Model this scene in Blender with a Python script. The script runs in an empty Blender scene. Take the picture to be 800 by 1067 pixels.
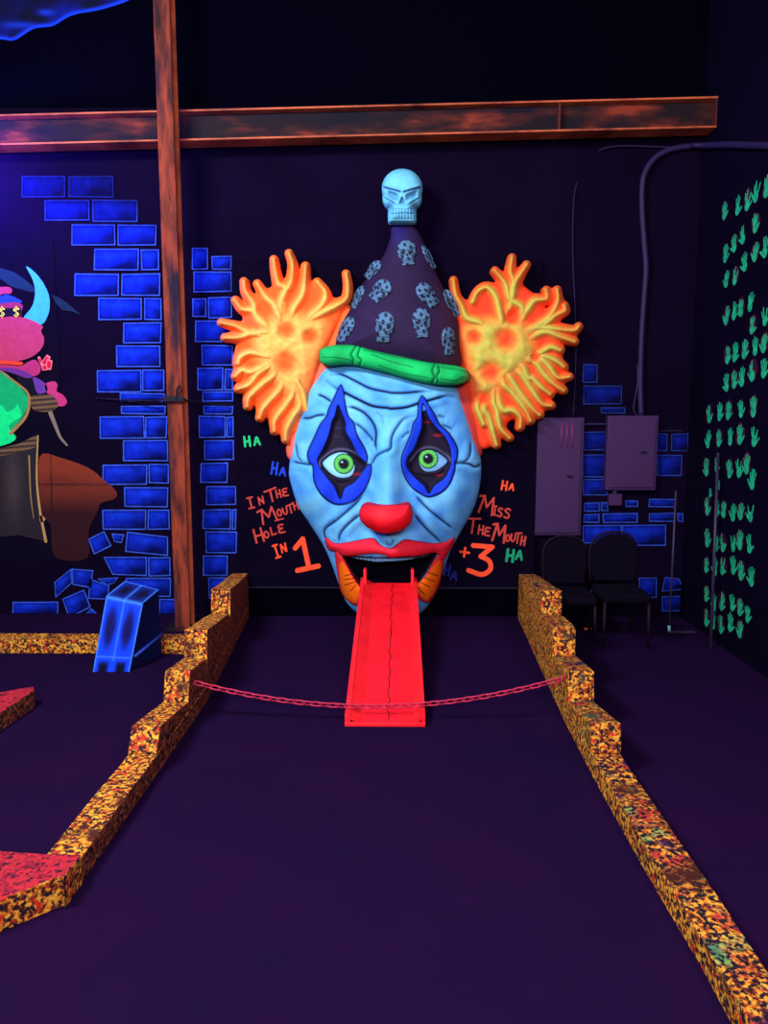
import bpy, bmesh, math, random
import numpy as np
from mathutils import Vector, Matrix
random.seed(7); rng = np.random.default_rng(5)
C = bpy.context.scene.collection
PI = math.pi
# ------------------------------------------------------------------ camera
FPX = 800.0; CX, CY = 400.0, 533.5
CAM = np.array([0.0, 0.0, 1.6]); PITCH = math.radians(7.3); YAW = math.radians(0.8)
cd = bpy.data.cameras.new('camera'); cam = bpy.data.objects.new('camera', cd); C.objects.link(cam)
cam.location = CAM; cam.rotation_euler = (PI/2 - PITCH, 0, YAW)
cd.sensor_fit = 'VERTICAL'; cd.sensor_height = 36; cd.lens = 36*FPX/1067
bpy.context.scene.camera = cam
RM = np.array(cam.rotation_euler.to_matrix())
def ray(u, v):
    u = np.asarray(u, float); v = np.asarray(v, float)
    d = np.stack([(u-CX)/FPX, (CY-v)/FPX, -np.ones_like(u+v)], -1)
    return d @ RM.T
def at(u, v, Y):
    d = ray(u, v); t = (np.asarray(Y, float)-CAM[1])/d[..., 1]
    return CAM + d*t[..., None]
def fl(u, v, z=0.0):
    d = ray(u, v); t = (z-CAM[2])/d[..., 2]
    return CAM + d*t[..., None]
def onx(u, v, X):
    d = ray(u, v); t = (X-CAM[0])/d[..., 0]
    return CAM + d*t[..., None]
YW = 6.0            # back wall
YB = 5.93           # front of the dark sign board
XR = 2.27           # right wall
S = 0.0074          # metres in one unit of relief

# ------------------------------------------------------------------ helpers
def srgb(r, g, b):
    f = lambda c: (c/255/12.92 if c/255 <= .04045 else ((c/255+.055)/1.055)**2.4)
    return (f(r), f(g), f(b))
def tag(o, label=None, cat=None, group=None, kind=None):
    if label: o['label'] = label
    if cat: o['category'] = cat
    if group: o['group'] = group
    if kind: o['kind'] = kind
    return o
def empty(name, loc, label, cat, group=None):
    o = bpy.data.objects.new(name, None); C.objects.link(o); o.location = Vector([float(a) for a in loc])
    o.empty_display_size = .1
    return tag(o, label, cat, group)
def link(name, me, mats=None, parent=None):
    o = bpy.data.objects.new(name, me); C.objects.link(o)
    for m in (mats if isinstance(mats, (list, tuple)) else [mats]):
        if m: me.materials.append(m)
    if parent:
        o.parent = parent
        l = parent.location.copy(); p = parent.parent
        while p: l += p.location; p = p.parent
        me.transform(Matrix.Translation(-l))
    return o
class MB:
    """collects pieces for one mesh"""
    def __init__(s): s.v = []; s.f = []; s.m = []; s.sm = []
    def add(s, vs, fs, mi=0, smooth=False):
        b = len(s.v); s.v += [tuple(float(c) for c in p) for p in vs]
        for f in fs: s.f.append([i+b for i in f]); s.m.append(mi); s.sm.append(smooth)
    def box(s, lo, hi, mi=0):
        x0, y0, z0 = lo; x1, y1, z1 = hi
        s.add([(x0,y0,z0),(x1,y0,z0),(x1,y1,z0),(x0,y1,z0),(x0,y0,z1),(x1,y0,z1),(x1,y1,z1),(x0,y1,z1)],
              [(0,3,2,1),(4,5,6,7),(0,1,5,4),(1,2,6,5),(2,3,7,6),(3,0,4,7)], mi)
    def tube(s, pts, r, n=8, mi=0, closed=False, cap=True):
        pts = [Vector([float(c) for c in p]) for p in pts]; N = len(pts)
        rs = r if isinstance(r, (list, tuple)) else [r]*N
        vs = []; prev = None
        for i, p in enumerate(pts):
            a = pts[(i-1) % N] if (i > 0 or closed) else p
            b = pts[(i+1) % N] if (i < N-1 or closed) else p
            t = (b-a).normalized()
            if prev is None:
                ref = Vector((0,0,1)) if abs(t.z) < .9 else Vector((1,0,0)); nrm = t.cross(ref).normalized()
            else:
                nrm = (prev - t*prev.dot(t)).normalized()
            prev = nrm; bn = t.cross(nrm)
            for k in range(n):
                a_ = 2*PI*k/n; vs.append(p + (nrm*math.cos(a_)+bn*math.sin(a_))*rs[i])
        fs = []
        for i in range(N if closed else N-1):
            j = (i+1) % N
            for k in range(n):
                l = (k+1) % n; fs.append((i*n+k, i*n+l, j*n+l, j*n+k))
        if cap and not closed: fs.append(tuple(range(n))[::-1]); fs.append(tuple((N-1)*n+k for k in range(n)))
        s.add(vs, fs, mi, True)
    def prism(s, bot, top, mi=0, mtop=None, mend=None):
        n = len(bot); s.add(list(bot)+list(top), [], mi); b = len(s.v)-2*n
        def F(f, m): s.f.append([i+b for i in f]); s.m.append(m); s.sm.append(False)
        F(list(range(n))[::-1], mi); F([n+i for i in range(n)], mi if mtop is None else mtop)
        for i in range(n): F([i, (i+1) % n, n+(i+1) % n, n+i], mi)
    def mesh(s, name):
        me = bpy.data.meshes.new(name); me.from_pydata(s.v, [], s.f)
        me.polygons.foreach_set('material_index', s.m); me.polygons.foreach_set('use_smooth', s.sm)
        me.update(); return me
    def build(s, name, mats, parent=None, bevel=0, fix=True):
        me = s.mesh(name)
        if fix:
            bm = bmesh.new(); bm.from_mesh(me); bmesh.ops.recalc_face_normals(bm, faces=bm.faces); bm.to_mesh(me); bm.free()
        o = link(name, me, mats, parent)
        if bevel:
            m = o.modifiers.new('bevel', 'BEVEL'); m.width = bevel; m.segments = 2; m.limit_method = 'ANGLE'
        return o
# ---- materials
def mat(name, col, rough=.8, spec=.2, metal=0, var=0, scale=8, col2=None, bump=0, bscale=None, attr=False, detail=6):
    m = bpy.data.materials.new(name); m.use_nodes = True; nt = m.node_tree; N = nt.nodes; L = nt.links
    b = N['Principled BSDF']; b.inputs['Roughness'].default_value = rough
    b.inputs['Specular IOR Level'].default_value = spec; b.inputs['Metallic'].default_value = metal
    src = None
    tc = N.new('ShaderNodeTexCoord')
    if attr:
        a = N.new('ShaderNodeAttribute'); a.attribute_name = 'Col'; src = a.outputs['Color']
    else:
        b.inputs['Base Color'].default_value = (*col, 1)
    if var or col2:
        n = N.new('ShaderNodeTexNoise'); n.inputs['Scale'].default_value = scale; n.inputs['Detail'].default_value = detail
        n.inputs['Roughness'].default_value = .65
        L.new(tc.outputs['Object'], n.inputs['Vector'])
        mr = N.new('ShaderNodeMapRange'); mr.inputs[1].default_value = .32; mr.inputs[2].default_value = .68
        L.new(n.outputs['Fac'], mr.inputs[0])
        mx = N.new('ShaderNodeMix'); mx.data_type = 'RGBA'
        if attr:
            mx.blend_type = 'MULTIPLY'; mx.inputs[0].default_value = 1
            mr.inputs[3].default_value = 1-var; mr.inputs[4].default_value = 1+var*.4
            L.new(src, mx.inputs[6]); L.new(mr.outputs[0], mx.inputs[7])
        else:
            L.new(mr.outputs[0], mx.inputs[0]); mx.inputs[6].default_value = (*col, 1)
            mx.inputs[7].default_value = (*(col2 or tuple(c*(1-var) for c in col)), 1)
        src = mx.outputs[2]
    if src: L.new(src, b.inputs['Base Color'])
    if bump:
        n2 = N.new('ShaderNodeTexNoise'); n2.inputs['Scale'].default_value = bscale or scale*4; n2.inputs['Detail'].default_value = 5
        L.new(tc.outputs['Object'], n2.inputs['Vector'])
        bp = N.new('ShaderNodeBump'); bp.inputs['Strength'].default_value = bump; bp.inputs['Distance'].default_value = .01
        L.new(n2.outputs['Fac'], bp.inputs['Height']); L.new(bp.outputs[0], b.inputs['Normal'])
    return m
def ramp_mat(name, stops, scale=45, rough=.8, over=None, oscale=3, othr=(.55, .62), bump=.6, stretch=(1,1,1), detail=4, big=None, dist=0.0):
    m = bpy.data.materials.new(name); m.use_nodes = True; nt = m.node_tree; N = nt.nodes; L = nt.links
    b = N['Principled BSDF']; b.inputs['Roughness'].default_value = rough; b.inputs['Specular IOR Level'].default_value = .2
    tc = N.new('ShaderNodeTexCoord'); mp = N.new('ShaderNodeMapping'); mp.inputs['Scale'].default_value = stretch
    L.new(tc.outputs['Object'], mp.inputs[0])
    n = N.new('ShaderNodeTexNoise'); n.inputs['Scale'].default_value = scale; n.inputs['Detail'].default_value = detail
    n.inputs['Roughness'].default_value = .6; n.inputs['Distortion'].default_value = dist
    L.new(mp.outputs[0], n.inputs['Vector'])
    r = N.new('ShaderNodeValToRGB'); L.new(n.outputs['Fac'], r.inputs[0]); cr = r.color_ramp
    while len(cr.elements) < len(stops): cr.elements.new(.5)
    for e, (p, c) in zip(cr.elements, stops): e.position = p; e.color = (*c, 1)
    src = r.outputs[0]
    if over:
        for k, (oc, sc, lo, hi) in enumerate(over):
            n3 = N.new('ShaderNodeTexNoise'); n3.inputs['Scale'].default_value = sc; n3.inputs['Detail'].default_value = 5
            mp3 = N.new('ShaderNodeMapping'); mp3.inputs['Location'].default_value = (k*3.7+1, k*1.3, k*5.1)
            L.new(mp.outputs[0], mp3.inputs[0]); L.new(mp3.outputs[0], n3.inputs['Vector'])
            mr = N.new('ShaderNodeMapRange'); mr.inputs[1].default_value = lo; mr.inputs[2].default_value = hi
            L.new(n3.outputs['Fac'], mr.inputs[0])
            mx = N.new('ShaderNodeMix'); mx.data_type = 'RGBA'
            L.new(mr.outputs[0], mx.inputs[0]); L.new(src, mx.inputs[6]); mx.inputs[7].default_value = (*oc, 1); src = mx.outputs[2]
    L.new(src, b.inputs['Base Color'])
    if bump:
        bp = N.new('ShaderNodeBump'); bp.inputs['Strength'].default_value = bump; bp.inputs['Distance'].default_value = .012
        L.new(n.outputs['Fac'], bp.inputs['Height']); L.new(bp.outputs[0], b.inputs['Normal'])
    return m
# ---- curves and distance fields, all in the flat coordinates of the relief
def spl(pts, k=5, closed=False):
    P = np.array(pts, float); n = len(P); out = []
    rngi = range(n) if closed else range(n-1)
    for i in rngi:
        p1 = P[i]; p2 = P[(i+1) % n]
        p0 = P[(i-1) % n] if (closed or i > 0) else 2*p1-p2
        p3 = P[(i+2) % n] if (closed or i+2 < n) else 2*p2-p1
        for j in range(k):
            t = j/k
            out.append(.5*((2*p1)+(-p0+p2)*t+(2*p0-5*p1+4*p2-p3)*t*t+(-p0+3*p1-3*p2+p3)*t**3))
    if not closed: out.append(P[-1])
    return np.array(out)
def segd(U, V, a, b):
    ax, ay = a; bx, by = b; dx, dy = bx-ax, by-ay; L2 = dx*dx+dy*dy+1e-9
    t = np.clip(((U-ax)*dx+(V-ay)*dy)/L2, 0, 1)
    return np.hypot(U-ax-t*dx, V-ay-t*dy), t
def dline(U, V, pts):
    D = np.full(U.shape, 1e9); T = np.zeros(U.shape); n = len(pts)-1
    for i in range(n):
        d, t = segd(U, V, pts[i], pts[i+1]); m = d < D
        D = np.where(m, d, D); T = np.where(m, (i+t)/n, T)
    return D, T
def inpoly(U, V, P):       # signed distance, positive inside
    P = np.asarray(P, float); n = len(P); D = np.full(U.shape, 1e9); ins = np.zeros(U.shape, bool)
    for i in range(n):
        a = P[i]; b = P[(i+1) % n]; d, _ = segd(U, V, a, b); D = np.minimum(D, d)
        if a[1] != b[1]:
            c = ((a[1] > V) != (b[1] > V)) & (U < (b[0]-a[0])*(V-a[1])/(b[1]-a[1])+a[0]); ins ^= c
    return np.where(ins, D, -D)
def sstep(a, b, x): t = np.clip((x-a)/(b-a), 0, 1); return t*t*(3-2*t)
def mixc(c, col, f): return c*(1-f[..., None]) + np.array(col)*f[..., None]
def gauss(U, V, u, v, su, sv=None): sv = sv or su; return np.exp(-((U-u)/su)**2-((V-v)/sv)**2)
def col_of(U, c): return np.broadcast_to(np.array(c, float), U.shape+(3,)).copy()

def relief(name, F, H, COL, box, Y0, mats, parent, step=.6, yback=None, depth=None, place=None, dome=None):
    u0, v0, u1, v1 = box
    us = np.arange(u0, u1+step, step); vs = np.arange(v0, v1+step, step)
    U, V = np.meshgrid(us, vs); f = F(U, V); ins = f > 0
    cell = ins[:-1, :-1] | ins[1:, :-1] | ins[:-1, 1:] | ins[1:, 1:]
    used = np.zeros(f.shape, bool)
    used[:-1, :-1] |= cell; used[1:, :-1] |= cell; used[:-1, 1:] |= cell; used[1:, 1:] |= cell
    gv, gu = np.gradient(f, step); g2 = gu*gu+gv*gv+1e-4
    mv = used & ~ins
    lim = 1.2*step
    U2 = np.where(mv, U+np.clip(-f*gu/g2, -lim, lim), U); V2 = np.where(mv, V+np.clip(-f*gv/g2, -lim, lim), V)
    h = H(U2, V2); col = COL(U2, V2)
    idx = -np.ones(f.shape, int); idx[used] = np.arange(used.sum())
    pu, pv, ph = U2[used], V2[used], h[used]
    W = (place(pu, pv, ph) if place else at(pu, pv, Y0-ph*S)); cols = col[used]
    r, c = np.nonzero(cell)
    a = idx[r, c]; b = idx[r, c+1]; d = idx[r+1, c]; e = idx[r+1, c+1]
    quads = np.stack([a, d, e, b], 1)
    verts = [W]; faces = [quads]; cc = [cols]
    if yback is not None or depth is not None or dome is not None:
        # boundary edges, extruded straight back
        pad = np.zeros((cell.shape[0]+2, cell.shape[1]+2), bool); pad[1:-1, 1:-1] = cell
        ed = []
        up = cell & ~pad[:-2, 1:-1]; r, c = np.nonzero(up); ed.append(np.stack([idx[r, c+1], idx[r, c]], 1))
        dn = cell & ~pad[2:, 1:-1]; r, c = np.nonzero(dn); ed.append(np.stack([idx[r+1, c], idx[r+1, c+1]], 1))
        lf = cell & ~pad[1:-1, :-2]; r, c = np.nonzero(lf); ed.append(np.stack([idx[r, c], idx[r+1, c]], 1))
        rt = cell & ~pad[1:-1, 2:]; r, c = np.nonzero(rt); ed.append(np.stack([idx[r+1, c+1], idx[r, c+1]], 1))
        ed = np.concatenate(ed); bi = np.unique(ed)
        if dome is not None:        # closed back: same outline bulging away
            WB = W.copy(); WB[:, 1] = W[:, 1]+dome(pu, pv)
            base = len(W); verts.append(WB); cc.append(cols); faces.append(quads[:, ::-1]+base)
            faces.append(np.stack([ed[:, 0], ed[:, 1], ed[:, 1]+base, ed[:, 0]+base], 1)[:, ::-1])
        else:
            B = W[bi].copy(); B[:, 1] = yback if yback is not None else B[:, 1]+depth
            mp = -np.ones(len(W), int); mp[bi] = np.arange(len(bi))+len(W)
            verts.append(B); cc.append(cols[bi])
            faces.append(np.stack([ed[:, 0], mp[ed[:, 0]], mp[ed[:, 1]], ed[:, 1]], 1))
    W = np.concatenate(verts); Fc = np.concatenate(faces); K = np.concatenate(cc)
    me = bpy.data.meshes.new(name); me.from_pydata(W.tolist(), [], Fc.tolist())
    me.polygons.foreach_set('use_smooth', np.ones(len(Fc), bool))
    ca = me.color_attributes.new('Col', 'FLOAT_COLOR', 'POINT')
    ca.data.foreach_set('color', np.concatenate([K, np.ones((len(K), 1))], 1).astype('f').ravel())
    me.update()
    return link(name, me, mats, parent)

# ------------------------------------------------------------------ materials
M = {}
M['wall'] = mat('dark_wall_paint', (.0052, .0024, .0125), 1, 0, var=.3, scale=1.5)
M['walltop'] = mat('black_upper_wall_paint', (.0009, .0007, .0035), 1, 0)
M['floor'] = mat('dark_violet_carpet', (.0086, .0035, .0235), 1, 0, col2=(.0140, .0034, .0262), scale=1.1, bump=.25, bscale=260)
M['ceil'] = mat('black_ceiling_paint', (.003, .002, .008), 1, 0)
M['board'] = mat('black_board_paint', (.0040, .0022, .0100), 1, 0, var=.3, scale=5)
M['skin'] = mat('glow_paint', (1,1,1), .75, .15, attr=True, var=.20, scale=9, bump=.12, bscale=60)
M['paint'] = mat('flat_glow_paint', (1,1,1), .8, .1, attr=True, var=.16, scale=22)
M['brickpaint'] = mat('blue_brick_paint', (1,1,1), .9, .05, attr=True, var=.45, scale=14)
M['hairp'] = mat('hair_paint', (1,1,1), .7, .15, attr=True, var=.12, scale=16, bump=.15, bscale=50)
M['black'] = mat('black_paint', (.004,.003,.008), .6, .2)
M['red'] = mat('red_ramp_paint', srgb(255,20,38), .55, .3, col2=srgb(222,10,30), scale=6)
M['redside'] = mat('red_rail_paint', srgb(252,34,44), .55, .3, col2=srgb(225,15,30), scale=9)
M['chain'] = mat('pink_chain_plastic', srgb(176,30,66), .5, .3)
M['panel'] = mat('purple_grey_cabinet', srgb(54,22,72), .6, .3, var=.2, scale=3)
M['cable'] = mat('grey_violet_conduit', srgb(38,26,68), .6, .2, var=.3, scale=12)
M['wire'] = mat('thin_violet_wire', srgb(34,24,60), .6, .2)
M['chairc'] = mat('dark_chair_fabric', (.0028,.0014,.006), .9, .05)
M['chairf'] = mat('dark_red_chair_frame', srgb(22,7,22), .6, .1)
M['metal'] = mat('dull_metal', srgb(44,38,62), .5, .3, var=.3, scale=20)
M['rib'] = mat('pink_lit_rib_paint', srgb(112,30,84), .5, .3)  # magenta glow on the cabinet ribs is put into the base colour
M['strap'] = mat('black_strap', (.006,.004,.014), .7, .2)
gold = [(.30, (.012,.005,.008)), (.40, srgb(80,32,14)), (.465, srgb(178,80,24)), (.52, srgb(222,140,34)), (.58, srgb(232,178,56)), (.68, srgb(170,84,26))]
blk = (.01,.005,.012)
M['kerb'] = ramp_mat('speckled_gold_stone_paint', gold, 46, over=[(blk, 62, .50, .57), (srgb(190,44,26), 26, .58, .66), (srgb(40,90,66), 14, .64, .74), (srgb(70,26,16), 9, .56, .72)], bump=.8, detail=4)
M['kerb2'] = ramp_mat('speckled_multicolour_stone_paint', gold, 44, over=[(srgb(178,52,36), 10, .50, .64), (srgb(84,150,84), 7, .54, .66), (srgb(60,18,70), 7, .58, .68), (blk, 62, .47, .55), (srgb(60,22,16), 5, .56, .7)], bump=.8, detail=4)
M['kerbdark'] = ramp_mat('shaded_speckled_stone_paint', [(.3,(.012,.005,.008)),(.42,srgb(66,26,20)),(.51,srgb(118,56,34)),(.59,srgb(160,86,48)),(.7,srgb(104,40,34))], 44, over=[(blk, 56, .52, .60)], bump=.8, detail=3)  # darker brown version of the gold stone, with side shade put into the colour
M['kerbred'] = ramp_mat('red_kerb_top_paint', [(.35,srgb(96,14,34)),(.5,srgb(186,30,50)),(.65,srgb(140,34,38))], 40, over=[(srgb(40,8,30), 55, .52, .64)], bump=.5)
M['rust'] = ramp_mat('rust_painted_steel', [(.30,srgb(34,12,22)),(.42,srgb(74,26,22)),(.52,srgb(112,42,28)),(.62,srgb(138,52,32)),(.75,srgb(88,32,28))], 7, bump=.2, stretch=(2.2,2.2,.4), over=[((.010,.003,.018), 3.6, .52, .66)])
M['rustb'] = ramp_mat('rust_brushed_beam_web', [(.3,srgb(10,5,16)),(.48,srgb(26,9,16)),(.58,srgb(66,22,18)),(.68,srgb(128,46,26)),(.8,srgb(90,30,24))], 2.0, bump=.1, stretch=(.8,3,3), over=[((.003,.0015,.008), 1.6, .5, .66)])
M['rustedge'] = mat('orange_edge_paint', srgb(206,98,56), .6, .2, col2=srgb(96,36,26), scale=3)
M['rustdull'] = mat('dull_red_edge_paint', srgb(96,34,28), .6, .2, col2=srgb(60,22,24), scale=5)

# ------------------------------------------------------------------ room
def plane(name, vs, m):
    mb = MB(); mb.add(vs, [(0,1,2,3)]); return tag(mb.build(name, m, fix=False), kind='structure')
H = 5.4; XL = -5.0; YN = -3.0
mb = MB(); mb.box((XL-.1, YN, -.1), (XR+.1, YW+.1, 0)); tag(mb.build('floor', M['floor']), kind='structure')
mb = MB(); mb.box((XL-.1, YW, 0), (XR+.1, YW+.1, 3.85)); mb.box((XL-.1, YW, 3.85), (XR+.1, YW+.1, H), 1); tag(mb.build('wall_back', [M['wall'], M['walltop']]), kind='structure')
mb = MB(); mb.box((XR, YN, 0), (XR+.1, YW, H)); tag(mb.build('wall_right', mat('dark_side_wall_paint', (.0040, .0022, .0110), 1, 0, var=.3, scale=1.5)), kind='structure')
mb = MB(); mb.box((XL-.1, YN, 0), (XL, YW, H)); tag(mb.build('wall_left', M['wall']), kind='structure')
mb = MB(); mb.box((XL-.1, YN, H), (XR+.1, YW+.1, H+.1)); tag(mb.build('ceiling', M['ceil']), kind='structure')

# ------------------------------------------------------------------ painted bricks
BL, BM, BD = srgb(60,98,226), srgb(11,34,176), srgb(3,4,34)
def bricks(name, quads, label, dim=None):
    Vt = []; Fc = []; K = []
    for qi, q in enumerate(quads):
        q = np.array(q, float); w = (np.hypot(*(q[1]-q[0]))+np.hypot(*(q[2]-q[3])))/2; h = (np.hypot(*(q[3]-q[0]))+np.hypot(*(q[2]-q[1])))/2
        nx = max(4, int(w/.7)); ny = max(4, int(h/.7))
        s, t = np.meshgrid(np.linspace(0, 1, nx+1), np.linspace(0, 1, ny+1))
        P = (q[0]*((1-s)*(1-t))[..., None]+q[1]*(s*(1-t))[..., None]+q[2]*(s*t)[..., None]+q[3]*((1-s)*t)[..., None])
        e = np.minimum(np.minimum(s*w, (1-s)*w), np.minimum(t*h, (1-t)*h))
        c = col_of(s, BM)
        blob = np.clip(np.exp(-((s-rng.uniform(.7, .95))/.33)**2-((t-rng.uniform(.8, 1.05))/.45)**2)*1.1 + np.exp(-((s-rng.uniform(.05, .5))/.25)**2-((t-1.05)/.22)**2)*.8 + np.exp(-((s-rng.uniform(.2,.8))/.3)**2-((t-.0)/.12)**2)*.3, 0, 1)
        ph = rng.uniform(0, 6, 3)
        blob = np.clip(blob + .12*np.sin(9*s+ph[0])*np.sin(6*t+ph[1]), 0, 1)
        c = mixc(c, BD, blob*.88)
        c = mixc(c, BD, .85*np.exp(-((e-1.9)/.75)**2))
        c = mixc(c, BL, .85*(1-sstep(.7, 1.3, e)))
        c = mixc(c, srgb(20,62,222), .5*np.exp(-((s-.4)/.35)**2-((t-.3)/.2)**2))
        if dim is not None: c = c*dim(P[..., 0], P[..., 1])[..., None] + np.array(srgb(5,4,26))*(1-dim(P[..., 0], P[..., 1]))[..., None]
        W = at(P[..., 0], P[..., 1], YW-.004); W[..., 2] = np.maximum(W[..., 2], .004)
        b = len(Vt); Vt += W.reshape(-1, 3).tolist(); K += c.reshape(-1, 3).tolist()
        i = (np.arange(ny)[:, None]*(nx+1)+np.arange(nx)[None]).ravel()+b
        Fc += np.stack([i, i+nx+1, i+nx+2, i+1], 1).tolist()
    me = bpy.data.meshes.new(name); me.from_pydata(Vt, [], Fc)
    ca = me.color_attributes.new('Col', 'FLOAT_COLOR', 'POINT')
    ca.data.foreach_set('color', np.concatenate([np.array(K), np.ones((len(K), 1))], 1).astype('f').ravel())
    return tag(link(name, me, M['brickpaint']), label, 'mural')
def rz(x0, y0, x1, y1, oy, sc, ox=0):
    j = lambda: random.uniform(-.5, .5)
    return [(ox+x0/sc+j(), oy+y0/sc+j()), (ox+x1/sc+j(), oy+y0/sc+j()), (ox+x1/sc+j(), oy+y1/sc+j()), (ox+x0/sc+j(), oy+y1/sc+j())]
A = [(65,68,193,130),(205,68,338,130),(132,138,265,200),(275,138,410,203),(213,212,343,273),(350,212,465,273),(280,284,412,347),(420,285,472,347),
 (222,357,353,423),(362,357,476,423),(293,430,423,495),(430,430,480,495),(367,503,480,565),(345,572,478,635),(288,645,420,710),(424,643,490,708),
 (572,282,620,345),(575,352,690,412),(572,432,615,487),(620,427,690,490),(580,497,690,560),(600,570,692,630),(588,638,665,705),(668,640,692,705)]
Bz = [(357,27,490,52),(603,22,693,52),(360,65,492,90),(605,65,693,90),(297,97,430,162),(433,97,497,162),(592,95,672,160),(674,97,695,160),(367,167,500,230),(607,167,697,227),
 (305,240,437,300),(442,238,502,296),(597,235,678,295),(370,307,500,367),(612,303,703,360),(305,375,435,435),(440,375,505,433),(603,373,688,433),(690,373,703,433),
 (612,440,705,503),(442,515,508,572),(605,512,678,572),(375,578,508,635),(620,577,690,640),(473,640,530,690),(38,648,173,690)]
Qd = [[(378,440),(500,455),(500,512),(372,500)],[(308,515),(437,515),(437,572),(335,568)],[(262,462),(310,438),(332,482),(280,508)],[(332,445),(370,448),(362,474),(340,470)],
 [(162,590),(212,550),(215,592),(165,637)],[(213,550),(278,555),(270,608),(216,598)],[(185,640),(250,612),(270,665),(205,697)],[(268,580),(325,600),(322,642),(262,640)],
 [(290,580),(352,576),(340,592),(320,600)],[(272,668),(296,690),(290,700),(240,700)]]
QL = [rz(*a, 160, 2.857) for a in A]+[rz(*a, 400, 2.857) for a in Bz]+[[(x/2.857, 400+y/2.857) for x, y in q] for q in Qd]
QL += [rz(630,305,690,345,160,2.857), rz(700,358,750,400,160,2.857)]
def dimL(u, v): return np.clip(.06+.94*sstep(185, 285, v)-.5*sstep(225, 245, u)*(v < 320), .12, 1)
cen = lambda q: (sum(p[0] for p in q)/4, sum(p[1] for p in q)/4)
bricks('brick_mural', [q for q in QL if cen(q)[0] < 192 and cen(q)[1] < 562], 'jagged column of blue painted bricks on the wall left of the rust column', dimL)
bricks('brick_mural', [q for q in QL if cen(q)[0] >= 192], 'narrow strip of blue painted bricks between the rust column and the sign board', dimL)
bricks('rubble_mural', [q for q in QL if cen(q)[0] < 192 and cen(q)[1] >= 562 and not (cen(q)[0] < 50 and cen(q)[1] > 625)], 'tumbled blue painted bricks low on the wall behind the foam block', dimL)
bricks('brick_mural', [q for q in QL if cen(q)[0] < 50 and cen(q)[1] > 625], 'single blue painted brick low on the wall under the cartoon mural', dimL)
R = [(205,28,252,88),(207,97,330,157),(262,167,340,185),(205,243,283,303),(205,315,283,388),(205,393,283,445),(440,250,475,305),(485,250,540,305),(440,318,520,385),
 (207,468,258,497),(262,468,285,497),(340,462,380,483),(415,458,500,483),(207,505,258,532),(268,503,378,533),(415,502,500,530),(505,502,525,530),(203,540,327,598),(330,540,470,605),(383,708,440,770),(455,765,525,815)]
QR = [rz(a, b, c, d, 370, 3.05, 540) for a, b, c, d in R]+[[(540+x/3.05, 370+y/3.05) for x, y in [(465,705),(510,710),(528,745),(455,752)]]]
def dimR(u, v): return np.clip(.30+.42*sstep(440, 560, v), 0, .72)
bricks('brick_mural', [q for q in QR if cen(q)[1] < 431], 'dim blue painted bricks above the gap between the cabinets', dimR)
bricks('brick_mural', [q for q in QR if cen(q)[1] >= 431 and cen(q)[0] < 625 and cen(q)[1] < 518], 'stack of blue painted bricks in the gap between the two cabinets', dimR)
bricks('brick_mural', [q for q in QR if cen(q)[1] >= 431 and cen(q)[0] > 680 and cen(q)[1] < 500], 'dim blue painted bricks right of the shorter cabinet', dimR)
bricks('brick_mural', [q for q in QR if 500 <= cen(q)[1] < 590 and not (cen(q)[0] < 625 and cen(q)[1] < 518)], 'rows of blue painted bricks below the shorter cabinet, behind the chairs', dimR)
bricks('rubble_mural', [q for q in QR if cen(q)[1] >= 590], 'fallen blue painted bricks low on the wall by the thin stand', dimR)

# blue cloud painted at the top left
cl = spl([(-120,-25),(-120,70),(-60,46),(-20,45),(0,41),(15,42),(35,30),(55,27),(75,16),(105,10),(135,0),(150,-12),(160,-24)], 4, True)
def ccol(U, V):
    f = inpoly(U, V, cl); c = col_of(U, srgb(4,4,34))
    n = np.sin(U*.11+V*.05)+.7*np.sin(U*.05-V*.23+1)+.4*np.sin(U*.31+V*.2)
    c = mixc(c, srgb(8,24,150), np.clip(.35+.3*n, 0, .9)*np.exp(-f/16))
    c = mixc(c, srgb(16,60,225), np.exp(-((f-1.2)/2.0)**2)*.9)
    c = mixc(c, srgb(20,60,220), .6*gauss(U, V, 48, 13, 7, 3)+.5*gauss(U, V, 20, 26, 16, 3))
    return c
o = relief('cloud_mural', lambda U, V: inpoly(U, V, cl), lambda U, V: U*0, ccol, (-122,-32,202,72), YW-.004, M['paint'], None, 1.2)
tag(o, 'blue painted cloud with glowing lower edge high on the wall at top left', 'mural')

# ------------------------------------------------------------------ cartoon mural
def flat(name, pts, c, Y, parent, k=4, smooth=True, m='paint', box=None, cf=None, step=.8):
    P = spl(pts, k, True) if smooth else np.array(pts, float)
    b = (P[:, 0].min()-1, P[:, 1].min()-1, P[:, 0].max()+1, P[:, 1].max()+1)
    return relief(name, lambda U, V: inpoly(U, V, P), lambda U, V: U*0, cf or (lambda U, V: mixc(col_of(U, c), tuple(x*.35 for x in c), np.exp(-(inpoly(U, V, P)/.8)**2)*.0)), b, Y, M[m], parent, step)
def stroke(name, pts, w, c, Y, parent, sm=True, step=.45):
    P = spl(pts, 5) if sm else np.array(pts, float)
    W = (lambda T: w*(1-.55*T))
    b = (P[:, 0].min()-w-1, P[:, 1].min()-w-1, P[:, 0].max()+w+1, P[:, 1].max()+w+1)
    def F(U, V):
        D, T = dline(U, V, P); return W(T)-D
    return relief(name, F, lambda U, V: U*0, lambda U, V: col_of(U, c), b, Y, M['paint'], parent, step)
zA = lambda L: [(x/5.338, 270+y/5.338) for x, y in L]
zB = lambda L: [(x/3.14, 260+y/3.14) for x, y in L]
PINK = srgb(176,52,92); mu = empty('mural_panel', at(20, 430, YW-.02), 'wall mural of a pink horned cartoon card player in green, at left edge', 'mural')
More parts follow.
